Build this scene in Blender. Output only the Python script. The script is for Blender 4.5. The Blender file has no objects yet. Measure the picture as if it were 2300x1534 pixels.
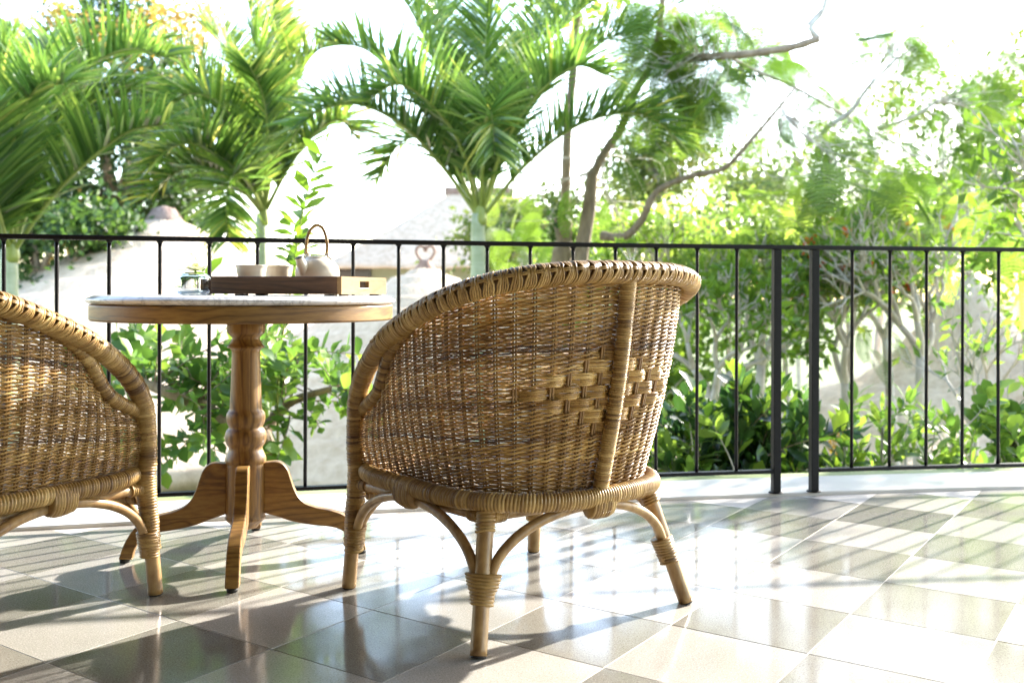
import bpy, math, random
import numpy as np
from mathutils import Vector, Matrix, Euler

PI = math.pi
random.seed(11)
RNG = np.random.default_rng(11)
SC = bpy.context.scene
COL = SC.collection

# ------------------------------------------------------------------ camera
F = 2221.0            # focal length in pixels of the 2300 px wide photograph
HC = 0.78             # eye height above the terrace
def yh(px): return 652.0 + 0.0035 * (px - 1150.0)
def W(px, py, Y):     # where a feature of the photograph stands when it is Y metres away
    return np.array([(px - 1150.0) / F * Y, Y, HC - (py - yh(px)) / F * Y])
def G(px, py):        # the same for a feature on the terrace floor
    s = (py - yh(px)) / HC
    return np.array([(px - 1150.0) / s, F / s, 0.0])
cam_d = bpy.data.cameras.new('camera')
cam = bpy.data.objects.new('camera', cam_d); COL.objects.link(cam)
cam.location = (0, 0, HC)
cam.rotation_euler = (PI / 2, -0.0035, 0)
cam_d.sensor_width = 36.0
cam_d.lens = F / 2300.0 * 36.0
cam_d.shift_y = -(767.0 - 652.0) / 2300.0
cam_d.clip_start = 0.05; cam_d.clip_end = 800
cam_d.dof.use_dof = True
cam_d.dof.focus_distance = 2.45
cam_d.dof.aperture_fstop = 3.6
SC.camera = cam

# ------------------------------------------------------------------ light
SUN_EL = math.radians(26.0)
SUN_AZ = math.radians(47.0)      # from +Y towards +X
world = bpy.data.worlds.new('World'); SC.world = world
world.use_nodes = True
wn = world.node_tree; wn.nodes.clear()
sky = wn.nodes.new('ShaderNodeTexSky'); sky.sky_type = 'NISHITA'
sky.sun_disc = False
sky.sun_elevation = SUN_EL; sky.sun_rotation = SUN_AZ
sky.air_density = 1.0; sky.dust_density = 0.8; sky.ozone_density = 1.0; sky.altitude = 0
bg = wn.nodes.new('ShaderNodeBackground'); bg.inputs['Strength'].default_value = 0.14
wo = wn.nodes.new('ShaderNodeOutputWorld')
wn.links.new(sky.outputs[0], bg.inputs['Color']); wn.links.new(bg.outputs[0], wo.inputs['Surface'])
sun_d = bpy.data.lights.new('sun', 'SUN'); sun_d.energy = 2.5; sun_d.angle = math.radians(0.9)
sun_d.color = (1.0, 0.985, 0.95)
sun = bpy.data.objects.new('sun', sun_d); COL.objects.link(sun)
sdir = Vector((math.sin(SUN_AZ) * math.cos(SUN_EL), math.cos(SUN_AZ) * math.cos(SUN_EL), math.sin(SUN_EL)))
sun.rotation_euler = sdir.to_track_quat('Z', 'Y').to_euler()
sun.location = (6, 6, 8)
SC.view_settings.view_transform = 'Standard'; SC.view_settings.look = 'None'
SC.view_settings.exposure = 3.03; SC.view_settings.gamma = 1.0
SC.view_settings.use_curve_mapping = False
SC.view_settings.use_white_balance = True; SC.view_settings.white_balance_temperature = 6900.0; SC.view_settings.white_balance_tint = 12.0
SC.render.engine = 'CYCLES'
SC.cycles.max_bounces = 10; SC.cycles.diffuse_bounces = 4; SC.cycles.glossy_bounces = 4
SC.cycles.transmission_bounces = 10; SC.cycles.transparent_max_bounces = 12
SC.cycles.use_denoising = True
SC.cycles.sample_clamp_indirect = 6.0

# ------------------------------------------------------------------ object helpers
def tag(o, label=None, cat=None, group=None, kind=None):
    if label: o['label'] = label
    if cat: o['category'] = cat
    if group: o['group'] = group
    if kind: o['kind'] = kind
    return o
def empty(name, loc=(0, 0, 0), rz=0.0):
    o = bpy.data.objects.new(name, None); COL.objects.link(o)
    o.location = tuple(float(c) for c in loc); o.rotation_euler = (0, 0, rz)
    o.empty_display_size = 0.1
    return o
def link(name, me, parent=None, loc=None):
    o = bpy.data.objects.new(name, me); COL.objects.link(o)
    if parent is not None: o.parent = parent
    if loc is not None: o.location = tuple(float(c) for c in loc)
    return o
def copy_tree(o, parent=None):
    c = o.copy(); COL.objects.link(c); c.parent = parent
    for ch in list(o.children): copy_tree(ch, c)
    return c

class MB:
    """collects quads and triangles, builds one mesh"""
    def __init__(s): s.v = []; s.q = []; s.t = []; s.tint = []; s.qm = []; s.tm = []; s.n = 0
    def add(s, v, q=None, t=None, tint=0.5, mat=0):
        v = np.asarray(v, float).reshape(-1, 3)
        s.v.append(v)
        s.tint.append(np.broadcast_to(np.asarray(tint, float), (len(v),)).copy())
        if q is not None and len(q):
            q = np.asarray(q, int); s.q.append(q + s.n); s.qm.append(np.full(len(q), mat))
        if t is not None and len(t):
            t = np.asarray(t, int); s.t.append(t + s.n); s.tm.append(np.full(len(t), mat))
        s.n += len(v)
    def mesh(s, name, mats, smooth=True):
        me = bpy.data.meshes.new(name)
        V = np.concatenate(s.v) if s.v else np.zeros((0, 3))
        Q = np.concatenate(s.q) if s.q else np.zeros((0, 4), int)
        T = np.concatenate(s.t) if s.t else np.zeros((0, 3), int)
        me.vertices.add(len(V)); me.vertices.foreach_set('co', V.astype(np.float32).ravel())
        nl = Q.size + T.size
        me.loops.add(nl); me.loops.foreach_set('vertex_index', np.concatenate([Q.ravel(), T.ravel()]).astype(np.int32))
        me.polygons.add(len(Q) + len(T))
        ls = np.concatenate([np.arange(len(Q)) * 4, Q.size + np.arange(len(T)) * 3]).astype(np.int32)
        me.polygons.foreach_set('loop_start', ls)
        mi = np.concatenate([np.concatenate(s.qm) if s.qm else np.zeros(0), np.concatenate(s.tm) if s.tm else np.zeros(0)]).astype(np.int32)
        for m in (mats if isinstance(mats, (list, tuple)) else [mats]): me.materials.append(m)
        me.polygons.foreach_set('material_index', mi)
        me.polygons.foreach_set('use_smooth', np.full(len(Q) + len(T), smooth, bool))
        me.update(calc_edges=True)
        at = me.attributes.new('tint', 'FLOAT', 'POINT')
        at.data.foreach_set('value', (np.concatenate(s.tint) if s.tint else np.zeros(0)).astype(np.float32))
        return me
    def build(s, name, mats, parent=None, smooth=True, loc=None):
        return link(name, s.mesh(name, mats, smooth), parent, loc)

def cr(P, n=12, closed=False):
    """Catmull-Rom through control rows of any width"""
    P = np.asarray(P, float)
    if closed: E = np.vstack([P[-1], P, P[0], P[1]])
    else: E = np.vstack([2 * P[0] - P[1], P, 2 * P[-1] - P[-2]])
    out = []
    t = np.linspace(0, 1, n, endpoint=False)[:, None]
    for i in range(1, len(E) - 2):
        a, b, c, d = E[i - 1], E[i], E[i + 1], E[i + 2]
        out.append(0.5 * ((2 * b) + (-a + c) * t + (2 * a - 5 * b + 4 * c - d) * t ** 2 + (-a + 3 * b - 3 * c + d) * t ** 3))
    if not closed: out.append(P[-1][None])
    return np.vstack(out)
def arclen(P):
    d = np.linalg.norm(np.diff(P[:, :3], axis=0), axis=1)
    return np.concatenate([[0], np.cumsum(d)])
def resample(P, n=None, step=None):
    s = arclen(P)
    if n is None: n = max(2, int(round(s[-1] / step)) + 1)
    u = np.linspace(0, s[-1], n)
    return np.stack([np.interp(u, s, P[:, k]) for k in range(P.shape[1])], 1)
def norm(v):
    return v / np.maximum(np.linalg.norm(v, axis=-1, keepdims=True), 1e-9)
def frames(P, ref=None, closed=False):
    if closed: T = norm(np.roll(P, -1, 0) - np.roll(P, 1, 0))
    else: T = norm(np.gradient(P, axis=0))
    N = np.zeros_like(P)
    if ref is not None:
        ref = np.broadcast_to(np.asarray(ref, float), P.shape)
        N = norm(ref - (ref * T).sum(1, keepdims=True) * T)
    else:
        a = np.array([0, 0, 1.0]) if abs(T[0][2]) < 0.8 else np.array([1.0, 0, 0])
        n = a - a.dot(T[0]) * T[0]; n /= np.linalg.norm(n)
        for i in range(len(P)):
            n = n - n.dot(T[i]) * T[i]; n /= max(np.linalg.norm(n), 1e-9); N[i] = n
    return T, N, np.cross(T, N)
def ringfaces(n, k, closed=False):
    i = np.arange(n if closed else n - 1)[:, None]; j = np.arange(k)[None, :]
    i2 = (i + 1) % n; j2 = (j + 1) % k
    return np.stack(np.broadcast_arrays(i * k + j, i * k + j2, i2 * k + j2, i2 * k + j), -1).reshape(-1, 4)
def tube(mb, P, r, k=8, ref=None, r2=None, tint=0.5, mat=0, cap=True, closed=False):
    P = np.asarray(P, float); n = len(P)
    r = np.broadcast_to(np.asarray(r, float), (n,)); r2 = r if r2 is None else np.broadcast_to(np.asarray(r2, float), (n,))
    T, N, B = frames(P, ref, closed)
    th = np.arange(k) / k * 2 * PI
    V = P[:, None] + r[:, None, None] * np.cos(th)[None, :, None] * N[:, None] + r2[:, None, None] * np.sin(th)[None, :, None] * B[:, None]
    q = ringfaces(n, k, closed)
    V = V.reshape(-1, 3)
    ti = np.broadcast_to(np.asarray(tint, float), (n,))
    tint_v = np.repeat(ti, k)
    t = None
    if cap and not closed:
        V = np.vstack([V, P[0], P[-1]]); tint_v = np.append(tint_v, [ti[0], ti[-1]])
        j = np.arange(k); j2 = (j + 1) % k
        t = np.vstack([np.stack([np.full(k, n * k), j2, j], 1), np.stack([np.full(k, n * k + 1), (n - 1) * k + j, (n - 1) * k + j2], 1)])
    mb.add(V, q, t, tint_v, mat)
def wrapped(mb, P, r, pitch=0.0052, k=14, ref=None, r2=None, closed=False, rough=0.0022, slant=0.25, mat=0, sub=4, group=None):
    """cane wound tightly round a path: a tube whose surface follows every single winding"""
    P = np.asarray(P, float)
    L = arclen(P)[-1]; nw = max(3, int(L / pitch)); n = nw * sub + 1
    s0 = arclen(P) / L; u = np.linspace(0, 1, n)
    Q = np.stack([np.interp(u, s0, P[:, c]) for c in range(3)], 1)
    def fld(a):
        a = np.asarray(a, float)
        return np.full(n, float(a)) if a.ndim == 0 else np.interp(u, np.linspace(0, 1, len(a)), a)
    r = fld(r); r2 = r if r2 is None else fld(r2)
    if ref is not None and np.ndim(ref) == 2: ref = np.stack([np.interp(u, s0, np.asarray(ref)[:, c]) for c in range(3)], 1)
    T, N, B = frames(Q, ref)
    w = (np.arange(n) // sub); fr = (np.arange(n) % sub) / sub
    hump = np.sqrt(np.clip(1 - (2 * fr - 1) ** 2, 0, 1))
    rnd = RNG.normal(0, 1, nw + 2)
    th = np.arange(k) / k * 2 * PI
    amp = (hump * rough + rnd[w] * rough * 0.16)
    sh = (slant * pitch * 1.6) * np.cos(th[None, :] + 0.7 + 0.3 * rnd[w][:, None])
    V = Q[:, None] + (r + amp)[:, None, None] * np.cos(th)[None, :, None] * N[:, None] + (r2 + amp)[:, None, None] * np.sin(th)[None, :, None] * B[:, None] + sh[:, :, None] * T[:, None]
    # colour follows the cane strip, which changes piece every few windings
    piece = np.cumsum(RNG.random(nw + 2) < 0.12)
    pt = RNG.random(piece.max() + 2)
    tv = np.clip(0.30 + 0.42 * pt[piece] + 0.17 * RNG.normal(0, 1, nw + 2), 0, 1)[w]
    tube_tint = np.repeat(tv, k)
    q = ringfaces(n, k)
    V = V.reshape(-1, 3); V = np.vstack([V, Q[0], Q[-1]]); tube_tint = np.append(tube_tint, [tv[0], tv[-1]])
    j = np.arange(k); j2 = (j + 1) % k
    t = np.vstack([np.stack([np.full(k, n * k), j2, j], 1), np.stack([np.full(k, n * k + 1), (n - 1) * k + j, (n - 1) * k + j2], 1)])
    mb.add(V, q, t, tube_tint, mat)
def lathe(mb, prof, k=40, c=(0, 0, 0), mat=0, tint=0.5, closed=False):
    prof = np.asarray(prof, float); n = len(prof)
    th = np.arange(k) / k * 2 * PI
    V = np.stack([prof[:, 0][:, None] * np.cos(th), prof[:, 0][:, None] * np.sin(th), np.broadcast_to(prof[:, 1][:, None], (n, k))], -1).reshape(-1, 3) + np.asarray(c, float)
    mb.add(V, ringfaces(n, k, closed)[:, ::-1], None, tint, mat)
def box(mb, lo, hi, mat=0, tint=0.5, bev=0.0):
    x0, y0, z0 = lo; x1, y1, z1 = hi
    if bev <= 0:
        V = [(x0, y0, z0), (x1, y0, z0), (x1, y1, z0), (x0, y1, z0), (x0, y0, z1), (x1, y0, z1), (x1, y1, z1), (x0, y1, z1)]
        mb.add(V, [(0, 3, 2, 1), (4, 5, 6, 7), (0, 1, 5, 4), (1, 2, 6, 5), (2, 3, 7, 6), (3, 0, 4, 7)], None, tint, mat); return
    import bmesh
    bm = bmesh.new(); bmesh.ops.create_cube(bm, size=1)
    for v in bm.verts: v.co = Vector(((x0 + x1) / 2 + v.co.x * (x1 - x0), (y0 + y1) / 2 + v.co.y * (y1 - y0), (z0 + z1) / 2 + v.co.z * (z1 - z0)))
    bmesh.ops.bevel(bm, geom=bm.edges[:], offset=bev, segments=2, affect='EDGES', profile=0.5)
    add_bm(mb, bm, mat, tint)
def add_bm(mb, bm, mat=0, tint=0.5):
    import bmesh
    ng = [f for f in bm.faces if len(f.verts) > 4]
    if ng: bmesh.ops.triangulate(bm, faces=ng)
    bm.verts.ensure_lookup_table(); bm.verts.index_update()
    V = [tuple(v.co) for v in bm.verts]
    q = [[v.index for v in f.verts] for f in bm.faces if len(f.verts) == 4]
    t = [[v.index for v in f.verts] for f in bm.faces if len(f.verts) == 3]
    mb.add(V, q, t, tint, mat); bm.free()
def extrude_poly(mb, pts2, thick, M=None, bev=0.003, mat=0, tint=0.5):
    """outline in x,z extruded along y with bevelled edges"""
    import bmesh
    bm = bmesh.new()
    vs = [bm.verts.new((p[0], -thick / 2, p[1])) for p in pts2]
    f = bm.faces.new(vs)
    r = bmesh.ops.extrude_face_region(bm, geom=[f])
    for v in r['geom']:
        if isinstance(v, bmesh.types.BMVert): v.co.y += thick
    bmesh.ops.recalc_face_normals(bm, faces=bm.faces[:])
    if bev > 0:
        es = [e for e in bm.edges if abs(e.verts[0].co.y - e.verts[1].co.y) < 1e-6]
        bmesh.ops.bevel(bm, geom=es, offset=bev, segments=2, affect='EDGES', profile=0.5)
    if M is not None: bmesh.ops.transform(bm, matrix=M, verts=bm.verts[:])
    add_bm(mb, bm, mat, tint)

# ------------------------------------------------------------------ materials
def nt(name):
    m = bpy.data.materials.new(name); m.use_nodes = True
    t = m.node_tree; t.nodes.clear()
    out = t.nodes.new('ShaderNodeOutputMaterial')
    b = t.nodes.new('ShaderNodeBsdfPrincipled')
    t.links.new(b.outputs[0], out.inputs['Surface'])
    return m, t, b, out
def N_(t, kind, **kw):
    n = t.nodes.new(kind)
    for k, v in kw.items():
        if k.startswith('i_'): n.inputs[int(k[2:])].default_value = v
        else: setattr(n, k, v)
    return n
def ramp(t, fac, stops):
    r = t.nodes.new('ShaderNodeValToRGB'); e = r.color_ramp.elements
    while len(e) < len(stops): e.new(0.5)
    for el, (p, c) in zip(e, stops): el.position = p; el.color = (*c, 1)
    t.links.new(fac, r.inputs[0]); return r
def mix(t, fac, a, b, mode='MIX'):
    m = t.nodes.new('ShaderNodeMix'); m.data_type = 'RGBA'; m.blend_type = mode
    for s, k in ((fac, 0), (a, 6), (b, 7)):
        if hasattr(s, 'is_linked') or hasattr(s, 'links'): t.links.new(s, m.inputs[k])
        else: m.inputs[k].default_value = s if k == 0 else (*s, 1)
    return m.outputs[2]
def noise(t, vec, scale, detail=4, rough=0.55, dist=0.0):
    n = t.nodes.new('ShaderNodeTexNoise'); n.inputs['Scale'].default_value = scale
    n.inputs['Detail'].default_value = detail; n.inputs['Roughness'].default_value = rough; n.inputs['Distortion'].default_value = dist
    if vec is not None: t.links.new(vec, n.inputs['Vector'])
    return n.outputs['Fac']
def coord(t, scale=(1, 1, 1), kind='Object', rot=(0, 0, 0)):
    c = t.nodes.new('ShaderNodeTexCoord'); m = t.nodes.new('ShaderNodeMapping')
    m.inputs['Scale'].default_value = scale; m.inputs['Rotation'].default_value = rot
    t.links.new(c.outputs[kind], m.inputs[0]); return m.outputs[0]
def bump(t, b, h, strength=0.3, dist=0.002):
    n = t.nodes.new('ShaderNodeBump'); n.inputs['Strength'].default_value = strength; n.inputs['Distance'].default_value = dist
    t.links.new(h, n.inputs['Height']); t.links.new(n.outputs[0], b.inputs['Normal'])
def attr(t, name='tint'):
    a = t.nodes.new('ShaderNodeAttribute'); a.attribute_name = name; return a.outputs['Fac']

def mat_cane(name, stops, rough=0.42):
    m, t, b, o = nt(name)
    v = coord(t)
    r = ramp(t, attr(t), stops)
    n1 = noise(t, v, 60, 3)
    n2 = noise(t, v, 9, 4)
    sp = ramp(t, noise(t, v, 210, 2, 0.6), [(0.0, (0.25, 0.17, 0.10)), (0.31, (0.45, 0.33, 0.22)), (0.37, (1, 1, 1)), (1, (1, 1, 1))])
    c = mix(t, 0.75, r.outputs[0], ramp(t, n1, [(0.25, (0.66, 0.60, 0.52)), (0.7, (1.12, 1.1, 1.06))]).outputs[0], 'MULTIPLY')
    c = mix(t, 0.8, c, ramp(t, n2, [(0.3, (0.70, 0.62, 0.52)), (0.65, (1.08, 1.06, 1.04))]).outputs[0], 'MULTIPLY')
    c = mix(t, 0.8, c, sp.outputs[0], 'MULTIPLY')
    t.links.new(c, b.inputs['Base Color'])
    b.inputs['Roughness'].default_value = rough
    b.inputs['Specular IOR Level'].default_value = 0.45
    bump(t, b, n1, 0.25, 0.0006)
    return m
M_WEAVE = mat_cane('cane_weave', [(0.0, (0.075, 0.033, 0.007)), (0.35, (0.235, 0.125, 0.030)), (0.7, (0.40, 0.245, 0.070)), (1.0, (0.60, 0.42, 0.16))])
M_WRAP = mat_cane('cane_wrap', [(0.0, (0.115, 0.058, 0.015)), (0.4, (0.31, 0.19, 0.058)), (0.75, (0.43, 0.29, 0.10)), (1.0, (0.60, 0.43, 0.18))])
M_STAKE = mat_cane('cane_stake', [(0.0, (0.13, 0.07, 0.024)), (1.0, (0.34, 0.21, 0.085))])
def mat_pole():
    m, t, b, o = nt('cane_pole')
    v = coord(t, (60, 60, 3)); v2 = coord(t)
    c = ramp(t, noise(t, v, 1.0, 5), [(0.25, (0.20, 0.11, 0.038)), (0.5, (0.33, 0.205, 0.08)), (0.8, (0.44, 0.30, 0.13))]).outputs[0]
    c = mix(t, 0.7, c, ramp(t, noise(t, v2, 14, 4), [(0.33, (0.55, 0.45, 0.35)), (0.55, (1.05, 1.03, 1.0))]).outputs[0], 'MULTIPLY')
    t.links.new(c, b.inputs['Base Color']); b.inputs['Roughness'].default_value = 0.36
    bump(t, b, noise(t, v, 2.0, 3), 0.2, 0.0008)
    return m
M_POLE = mat_pole()
def mat_wood(name, dark, mid, light, scale, rough=0.46, kind='Object', rot=(0, 0, 0), coat=0.06):
    m, t, b, o = nt(name)
    v = coord(t, scale, kind, rot)
    big = noise(t, v, 1.0, 3, 0.5, 0.6)
    mm = t.nodes.new('ShaderNodeMath'); mm.operation = 'MULTIPLY'; mm.inputs[1].default_value = 9.0; t.links.new(big, mm.inputs[0])
    fr = t.nodes.new('ShaderNodeMath'); fr.operation = 'PINGPONG'; fr.inputs[1].default_value = 0.5; t.links.new(mm.outputs[0], fr.inputs[0])
    r = ramp(t, fr.outputs[0], [(0.0, dark), (0.16, mid), (0.5, light)])
    fine = noise(t, coord(t, tuple(s * 14 for s in scale), kind, rot), 1.0, 4, 0.7)
    c = mix(t, 0.75, r.outputs[0], ramp(t, fine, [(0.3, (0.62, 0.55, 0.48)), (0.62, (1.08, 1.06, 1.04))]).outputs[0], 'MULTIPLY')
    t.links.new(c, b.inputs['Base Color']); b.inputs['Roughness'].default_value = rough
    b.inputs['Coat Weight'].default_value = coat; b.inputs['Coat Roughness'].default_value = 0.25
    bump(t, b, fine, 0.18, 0.0006)
    return m
TEAK = ((0.12, 0.058, 0.012), (0.215, 0.113, 0.024), (0.285, 0.162, 0.040))
M_TEAK_V = mat_wood('teak_upright_grain', *TEAK, (11, 11, 1.1))
M_TEAK_H = mat_wood('teak_apron_grain', *TEAK, (1.6, 1.6, 16))
M_TEAK_L = mat_wood('teak_leg_grain', *TEAK, (2.2, 14, 12), rot=(0, 0.35, 0))
M_WALNUT = mat_wood('walnut', (0.045, 0.019, 0.008), (0.078, 0.034, 0.014), (0.11, 0.053, 0.024), (1.5, 12, 14), 0.42)
M_OAK = mat_wood('light_wood', (0.165, 0.09, 0.031), (0.225, 0.13, 0.048), (0.27, 0.165, 0.066), (7, 1.6, 14), 0.45)
def simple(name, col, rough=0.5, metal=0.0, spec=0.5):
    m, t, b, o = nt(name)
    b.inputs['Base Color'].default_value = (*col, 1); b.inputs['Roughness'].default_value = rough
    b.inputs['Metallic'].default_value = metal; b.inputs['Specular IOR Level'].default_value = spec
    return m
def mottled(name, a, c, scale=8.0, rough=0.6, bstr=0.2, bdist=0.004, detail=5, stretch=(1, 1, 1)):
    m, t, b, o = nt(name)
    v = coord(t, stretch)
    n = noise(t, v, scale, detail, 0.6)
    t.links.new(ramp(t, n, [(0.3, a), (0.7, c)]).outputs[0], b.inputs['Base Color'])
    b.inputs['Roughness'].default_value = rough
    bump(t, b, noise(t, v, scale * 3, 4), bstr, bdist)
    return m
M_IRON = mottled('black_painted_iron', (0.003, 0.003, 0.0035), (0.006, 0.006, 0.007), 40, 0.45, 0.35, 0.0015); M_IRON.node_tree.nodes['Principled BSDF'].inputs['Specular IOR Level'].default_value = 0.2
M_RUBBER = simple('black_rubber', (0.015, 0.014, 0.013), 0.7)
def mat_marble():
    m, t, b, o = nt('white_marble')
    v = coord(t)
    w = noise(t, v, 5.0, 6, 0.62, 1.4)
    ab = t.nodes.new('ShaderNodeMath'); ab.operation = 'SUBTRACT'; ab.inputs[1].default_value = 0.5; t.links.new(w, ab.inputs[0])
    a2 = t.nodes.new('ShaderNodeMath'); a2.operation = 'ABSOLUTE'; t.links.new(ab.outputs[0], a2.inputs[0])
    vein = ramp(t, a2.outputs[0], [(0.0, (0.50, 0.49, 0.48)), (0.018, (0.70, 0.69, 0.67)), (0.06, (0.80, 0.795, 0.78))]).outputs[0]
    c = mix(t, 0.6, vein, ramp(t, noise(t, v, 3, 3), [(0.35, (0.86, 0.86, 0.87)), (0.6, (1, 1, 1))]).outputs[0], 'MULTIPLY')
    t.links.new(c, b.inputs['Base Color']); b.inputs['Roughness'].default_value = 0.16
    return m
M_MARBLE = mat_marble()
M_CERAMIC = mottled('cream_glaze', (0.66, 0.60, 0.49), (0.74, 0.68, 0.57), 20, 0.28, 0.03, 0.001)
def mat_tile(name, a, c, speck, sp2):
    m, t, b, o = nt(name)
    g = t.nodes.new('ShaderNodeNewGeometry'); v = g.outputs['Position']
    cl = noise(t, v, 3.1, 5, 0.6)
    c0 = ramp(t, cl, [(0.3, a), (0.7, c)]).outputs[0]
    oi = t.nodes.new('ShaderNodeObjectInfo')
    c0 = mix(t, 0.9, c0, ramp(t, oi.outputs['Random'], [(0, (0.80, 0.81, 0.82)), (0.5, (1.0, 0.99, 0.98)), (1, (1.14, 1.12, 1.09))]).outputs[0], 'MULTIPLY')
    n1 = noise(t, v, 320, 2, 0.5)
    c1 = mix(t, ramp(t, n1, [(0.56, (0, 0, 0)), (0.64, (0.75, 0.75, 0.75))]).outputs[0], c0, speck)
    n2 = noise(t, v, 260, 2, 0.5, 0.3)
    c2 = mix(t, ramp(t, n2, [(0.36, (0.7, 0.7, 0.7)), (0.43, (0, 0, 0))]).outputs[0], c1, sp2)
    t.links.new(c2, b.inputs['Base Color'])
    r = ramp(t, noise(t, v, 7, 5, 0.6), [(0.3, (0.07, 0.07, 0.07)), (0.7, (0.17, 0.17, 0.17))]).outputs[0]
    t.links.new(r, b.inputs['Roughness'])
    b.inputs['IOR'].default_value = 1.43
    b.inputs['Coat Weight'].default_value = 0.06; b.inputs['Coat Roughness'].default_value = 0.09
    bump(t, b, noise(t, v, 14, 3), 0.05, 0.002)
    return m
M_TILE_L = mat_tile('cream_terrazzo', (0.30, 0.285, 0.252), (0.37, 0.352, 0.315), (0.50, 0.475, 0.43), (0.21, 0.19, 0.16))
M_TILE_D = mat_tile('grey_green_terrazzo', (0.165, 0.157, 0.132), (0.225, 0.215, 0.183), (0.33, 0.315, 0.275), (0.085, 0.077, 0.062))
M_GROUT = mottled('grout', (0.48, 0.44, 0.38), (0.56, 0.52, 0.46), 30, 0.6)
M_KERB = mottled('pale_kerb_stone', (0.56, 0.535, 0.48), (0.64, 0.615, 0.56), 5, 0.28, 0.05, 0.002)
M_LEDGE = mottled('green_ledge_paint', (0.20, 0.24, 0.085), (0.26, 0.30, 0.12), 6, 0.55)
M_WALL = mottled('warm_grey_plaster', (0.075, 0.065, 0.052), (0.10, 0.088, 0.072), 3, 0.8)
M_CEIL = mottled('dark_timber_ceiling', (0.07, 0.045, 0.028), (0.12, 0.08, 0.05), 3, 0.6, 0.3, 0.01, 5, (1, 12, 1))
def mat_leaf(name, stops, trans=0.42, rough=0.38, boost=1.5, spec=0.5):
    m, t, b, o = nt(name)
    v = coord(t)
    c = ramp(t, attr(t), stops).outputs[0]
    c = mix(t, 0.6, c, ramp(t, noise(t, v, 4, 3), [(0.3, (0.75, 0.8, 0.75)), (0.7, (1.15, 1.12, 1.05))]).outputs[0], 'MULTIPLY')
    t.links.new(c, b.inputs['Base Color']); b.inputs['Roughness'].default_value = rough
    b.inputs['Specular IOR Level'].default_value = spec
    tr = t.nodes.new('ShaderNodeBsdfTranslucent')
    c2 = mix(t, 1.0, c, (boost * 1.02, boost, boost * 0.62), 'MULTIPLY')
    t.links.new(c2, tr.inputs['Color'])
    ms = t.nodes.new('ShaderNodeMixShader'); ms.inputs[0].default_value = trans
    t.links.new(b.outputs[0], ms.inputs[1]); t.links.new(tr.outputs[0], ms.inputs[2])
    t.links.new(ms.outputs[0], o.inputs['Surface'])
    return m
M_PALM = mat_leaf('palm_leaf', [(0, (0.04, 0.09, 0.022)), (0.4, (0.09, 0.175, 0.042)), (0.8, (0.20, 0.29, 0.07)), (1, (0.44, 0.42, 0.13))], 0.52, 0.22, 1.9, 1.0)
M_FEATHER = mat_leaf('feathery_leaf', [(0, (0.06, 0.125, 0.026)), (0.5, (0.085, 0.165, 0.034)), (1, (0.17, 0.26, 0.045))], 0.48, 0.55, 1.5, 0.2)
M_PALE = mat_leaf('light_bush_leaf', [(0, (0.11, 0.18, 0.045)), (0.5, (0.18, 0.28, 0.065)), (1, (0.30, 0.39, 0.09))], 0.52, 0.5, 1.7, 0.3)
M_SHRUB = mat_leaf('shrub_leaf', [(0, (0.045, 0.10, 0.025)), (0.5, (0.09, 0.18, 0.04)), (1, (0.19, 0.29, 0.06))], 0.45, 0.33, 1.9)
M_DARKLEAF = mat_leaf('dark_glossy_leaf', [(0, (0.012, 0.035, 0.018)), (0.5, (0.03, 0.075, 0.02)), (0.8, (0.08, 0.17, 0.03)), (1, (0.17, 0.27, 0.04))], 0.33, 0.28, 1.9)
M_SHOOT = mat_leaf('bright_shoot_leaf', [(0, (0.07, 0.15, 0.022)), (1, (0.16, 0.27, 0.04))], 0.5, 0.4, 1.4, 0.3)
M_TREE = mat_leaf('tree_leaf', [(0, (0.02, 0.05, 0.014)), (0.4, (0.05, 0.105, 0.025)), (0.75, (0.10, 0.17, 0.04)), (0.9, (0.2, 0.25, 0.06)), (1, (0.42, 0.36, 0.12))], 0.38, 0.4, 1.7)
M_BLOSSOM = mat_leaf('yellow_orange_blossom', [(0, (0.45, 0.30, 0.07)), (1, (0.62, 0.42, 0.14))], 0.4, 0.6, 1.1, 0.2)
M_RED = mat_leaf('red_blossom', [(0, (0.6, 0.07, 0.02)), (1, (0.75, 0.16, 0.05))], 0.3, 0.6, 1.0, 0.2)
M_FAR = mat_leaf('haze_paled_far_leaf', [(0, (0.07, 0.115, 0.03)), (0.5, (0.14, 0.19, 0.05)), (0.85, (0.22, 0.26, 0.08)), (1, (0.34, 0.27, 0.15))], 0.35, 0.6, 1.4, 0.2)  # leaf colour lightened to stand in for haze and glare over far trees
M_BARK = mottled('brown_bark', (0.16, 0.11, 0.07), (0.38, 0.29, 0.20), 14, 0.85, 0.9, 0.02, 6, (1, 1, 0.35))
M_PALEBARK = mottled('pale_grey_bark', (0.36, 0.31, 0.25), (0.58, 0.53, 0.46), 12, 0.75, 0.5, 0.01)
M_PALMTRUNK = mottled('pale_green_palm_trunk', (0.30, 0.36, 0.20), (0.50, 0.54, 0.38), 4, 0.5, 0.2, 0.01, 4, (1, 1, 3))
M_RACHIS = mottled('green_palm_stalk', (0.20, 0.26, 0.05), (0.32, 0.37, 0.09), 9, 0.4)
M_THATCH = mottled('weathered_thatch', (0.52, 0.375, 0.25), (0.74, 0.58, 0.42), 9, 0.95, 0.6, 0.02, 8, (1, 1, 0.4))
M_THATCHCAP = mottled('brown_thatch_cap', (0.20, 0.13, 0.10), (0.42, 0.30, 0.24), 12, 0.95, 1.0, 0.05, 7)
M_TERRA = mottled('weathered_terracotta', (0.24, 0.13, 0.09), (0.42, 0.27, 0.20), 12, 0.85, 0.8, 0.02)
M_SAGE = mottled('sage_plaster', (0.34, 0.37, 0.26), (0.42, 0.45, 0.33), 2, 0.8)
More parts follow.
